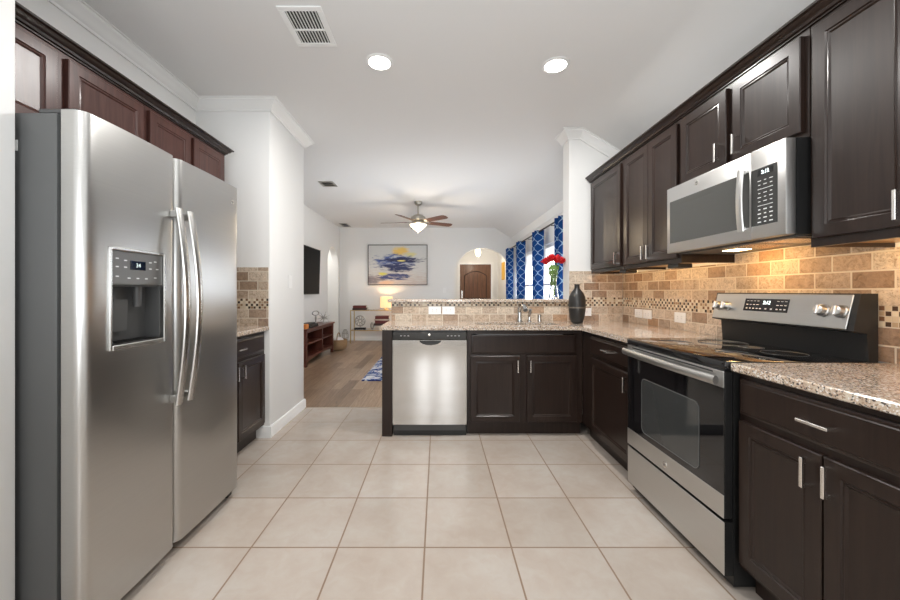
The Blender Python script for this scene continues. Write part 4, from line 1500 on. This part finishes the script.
tag(MB().lathe([(.026, .0015), (.026, .16), (.002, .162)], (-2.17, 8.45, 0), 14).build('candle', M['linen']), 'white candle inside the grey wire lantern', 'candle')

# brass console
tb = thing('console_table', 'thin brass framed console table against the end wall', 'table', (-1.4, 8.42, 0))
cx0, cx1, cy0, cy1 = -2.0, -.80, 8.22, 8.60
fm = MB()
for zz in (.755, .30):
    fm.box(cx0, cx1, cy0, cy0 + .018, zz - .018, zz).box(cx0, cx1, cy1 - .018, cy1, zz - .018, zz).box(cx0, cx0 + .018, cy0, cy1, zz - .018, zz).box(cx1 - .018, cx1, cy0, cy1, zz - .018, zz)
fm.build('rail_frame', M['gold'], tb)
for xx in (cx0, cx1 - .02):
    for yy in (cy0, cy1 - .02):
        MB().box(xx, xx + .02, yy, yy + .02, 0, .737).build('leg', M['gold'], tb)
MB().box(cx0 + .018, cx1 - .018, cy0 + .018, cy1 - .018, .746, .755).build('glass_top', M['wglass'], tb)
MB().box(cx0 + .018, cx1 - .018, cy0 + .018, cy1 - .018, .291, .30).build('glass_shelf', M['wglass'], tb)


def book(x, y, z, L, D, T, m, label, group, rot=0.0):
    r = thing('book', label, 'book', (x, y, z), group)
    c_, s_ = math.cos(rot), math.sin(rot)
    def TT(a, b_, c): return (x + a * c_ - b_ * s_, y + a * s_ + b_ * c_, z + c)
    MB(TT).box(-L / 2, L / 2, -D / 2, D / 2, 0, .004).box(-L / 2, L / 2, -D / 2, D / 2, T - .004, T).box(-L / 2, L / 2, -D / 2, -D / 2 + .004, .004, T - .004).build('cover', m, r)
    MB(TT).box(-L / 2 + .006, L / 2 - .006, -D / 2 + .004, D / 2 - .006, .004, T - .004).build('pages', M['paper'], r)


G1 = 'books on the brass console top'
book(-1.79, 8.36, .7555, .33, .22, .045, M['bookdark'], 'dark brown book at the bottom of the console top stack', G1)
book(-1.80, 8.36, .8005, .30, .20, .055, M['bookred'], 'maroon book on top of the dark brown book', G1, .06)
G2 = 'books stacked on the brass console shelf'
z_ = .3005
for i, (m, T_, L_, lab) in enumerate(((M['bookcream'], .05, .30, 'cream book at the bottom of the shelf stack'), (M['bookcream'], .045, .29, 'second cream book up in the shelf stack'), (M['bookdark'], .05, .34, 'dark brown book in the middle of the shelf stack'),
                                     (M['bookred'], .07, .32, 'thick maroon book in the shelf stack below the pale book'), (M['bookcream'], .03, .31, 'thin pale book between two maroon books on the shelf'), (M['bookred'], .065, .31, 'maroon book topmost of the shelf stack'))):
    book(-1.30 + .01 * (i % 2), 8.40, z_, L_, .24, T_, m, lab, G2, (-.05, .04, .0, .05, -.04, .03)[i])
    z_ += T_ + .0003
dsx, dsy = -1.80, 8.36
dsc = thing('disc_sculpture', 'round silver openwork disc on a black base on the console shelf', 'ornament', (dsx, dsy, .3005))
MB().box(dsx - .13, dsx + .13, dsy - .04, dsy + .04, .3005, .345, .003).build('base', M['black'], dsc)
dk = MB().torus((dsx, dsy, .50), .115, .012, (0, 1, 0)).torus((dsx, dsy, .50), .035, .010, (0, 1, 0))
for k in range(9):
    a = 2 * PI * k / 9
    dk.tube([(dsx + .03 * math.cos(a), dsy, .50 + .03 * math.sin(a)), (dsx + .075 * math.cos(a + .35), dsy, .50 + .075 * math.sin(a + .35)), (dsx + .115 * math.cos(a + .5), dsy, .50 + .115 * math.sin(a + .5))], .011, 6)
dk.tube([(dsx, dsy, .345), (dsx, dsy, .39)], .010, 8)
dk.build('openwork_disc', M['pewter'], dsc)
tag(MB().torus((-1.53, 8.38, .385), .07, .0135, (.75, 1, 0), 28, 8, .6, 1.0).build('oval_ring', M['pewter']), 'oval pewter ring standing beside the shelf books', 'ornament')
lx, ly = -1.20, 8.42
tl = thing('table_lamp', 'small lit table lamp with tan shade on the brass console', 'lamp', (lx, ly, .7555))
MB().lathe([(.06, .7555), (.06, .770), (.018, .778), (.016, .83), (.008, .836), (.008, .90)], (lx, ly, 0), 18).build('base', M['gold'], tl)
sh = MB().lathe([(.145, .805), (.145, 1.055), (.143, 1.055), (.143, .805)], (lx, ly, 0), 28, cap0=False, cap1=False)
sh.build('lamp_shade', M['shade'], tl)
MB().tube([(lx - .142, ly, .845), (lx + .142, ly, .845)], .003, 5).build('shade_spider', M['gold'], tl)
MB().sphere((lx, ly, .92), .028, 10).build('bulb', mat('lit_bulb', (1, 1, 1), .5, emit=(1, .75, .45), estr=10), tl)
point('table_lamp_light', (lx, ly, .985), 4.0, (1.0, .76, .48), .03)

# painting
pa = thing('framed_painting', 'large abstract blue and yellow painting in a thin dark frame', 'painting', (-.97, YE - .02, 1.82))
px0, px1, pz0, pz1 = -1.685, -.255, 1.335, 2.305
MB().box(px0 + .014, px1 - .014, YE - .028, YE - .001, pz0 + .014, pz1 - .014).build('canvas', M['canvas'], pa)
MB().box(px0, px1, YE - .04, YE - .001, pz0, pz0 + .0135).box(px0, px1, YE - .04, YE - .001, pz1 - .0135, pz1).box(px0, px0 + .0135, YE - .04, YE - .001, pz0 + .0135, pz1 - .0135).box(px1 - .0135, px1, YE - .04, YE - .001, pz0 + .0135, pz1 - .0135).build('frame', M['darkmetal'], pa)

# rug
tag(MB().box(-1.01, 1.15, 4.76, 7.4, .0005, .013, .003).build('area_rug', M['rug']), 'blue and white patterned rug on the wood floor', 'rug')

# curtains and rod
rod = thing('curtain_rod', 'long dark curtain rod above the living room windows', 'curtain rod', (1.66, 6.7, 2.17))
MB().tube([(1.66, 3.75, 2.165), (1.66, 8.62, 2.165)], .0125, 12).build('rod', M['darkmetal'], rod)
for yy in (3.74, 8.63):
    MB().sphere((1.66, yy, 2.165), .026, 12).build('finial', M['darkmetal'], rod)
for yy in (5.3, 6.68, 7.88):
    MB().box(1.66, XW - .0005, yy - .008, yy + .008, 2.142, 2.152).box(XW - .008, XW - .0005, yy - .02, yy + .02, 2.10, 2.20).build('bracket', M['darkmetal'], rod)
CG = 'blue trellis curtain panels'
for yc, wd_, lab in ((8.40, .29, 'blue trellis curtain panel farthest away beside the arch'), (7.27, .29, 'blue trellis curtain panel second from the arch'), (6.03, .29, 'blue trellis curtain panel third from the arch'), (4.86, .29, 'nearest blue trellis curtain panel behind the roses')):
    npl = 2
    amp = .064
    z0_, z1_ = .02, 2.18

    def cf(a, b_, yc=yc, wd_=wd_):
        k = amp * (0.85 + .25 * b_)
        return (1.66 + k * math.cos(a * npl * 2 * PI), yc - wd_ / 2 + wd_ * a + .012 * math.sin(a * 9 + b_ * 3), z0_ + (z1_ - z0_) * b_)
    mb = MB().grid(cf, 80, 24, uv=lambda a, b_: (a * .60, z0_ + (z1_ - z0_) * b_))
    o = mb.build('curtain', M['trellis'], recalc=False, angle=180)
    sol = o.modifiers.new('cloth_thickness', 'SOLIDIFY')
    sol.thickness = .003
    tag(o, lab, 'curtain', CG)

# entry: pendant, wall hanging
pd = thing('pendant_light', 'small lit glass pendant in the entry beyond the arch', 'ceiling light', (1.08, 9.75, 2.6))
MB().lathe([(.05, 2.5995), (.05, 2.585), (.01, 2.575), (.006, 2.57), (.006, 2.36), (.05, 2.345), (.055, 2.335), (.01, 2.334)], (1.08, 9.75, 0), 16).build('canopy_rod', M['brnickel'], pd)
MB().lathe([(.025, 2.12), (.06, 2.17), (.08, 2.24), (.07, 2.30), (.05, 2.333)], (1.08, 9.75, 0), 18).build('glass_shade', mat('lit_frosted_glass', (1, .95, .85), .4, emit=(1, .86, .62), estr=1.8), pd)
MB().lathe([(.002, 2.06), (.012, 2.08), (.006, 2.10), (.02, 2.1195)], (1.08, 9.75, 0), 10).build('finial', M['brnickel'], pd)
point('pendant_lamp', (1.08, 9.6, 2.0), 16, (1.0, .87, .70), .10)
point('hall_fill_light', (-2.95, 8.1, 2.3), 16, (1.0, .95, .88), .12)  # second one is an unseen light added to brighten the side hall
tag(MB().box(1.765, 1.7995, 9.72, 10.05, 1.50, 1.98, .006).build('wall_hanging', M['yellow']), 'yellow wall hanging on the entry wall beside the curtain', 'wall decor')

for o in S.objects:
    if '_org' in o:
        del o['_org']
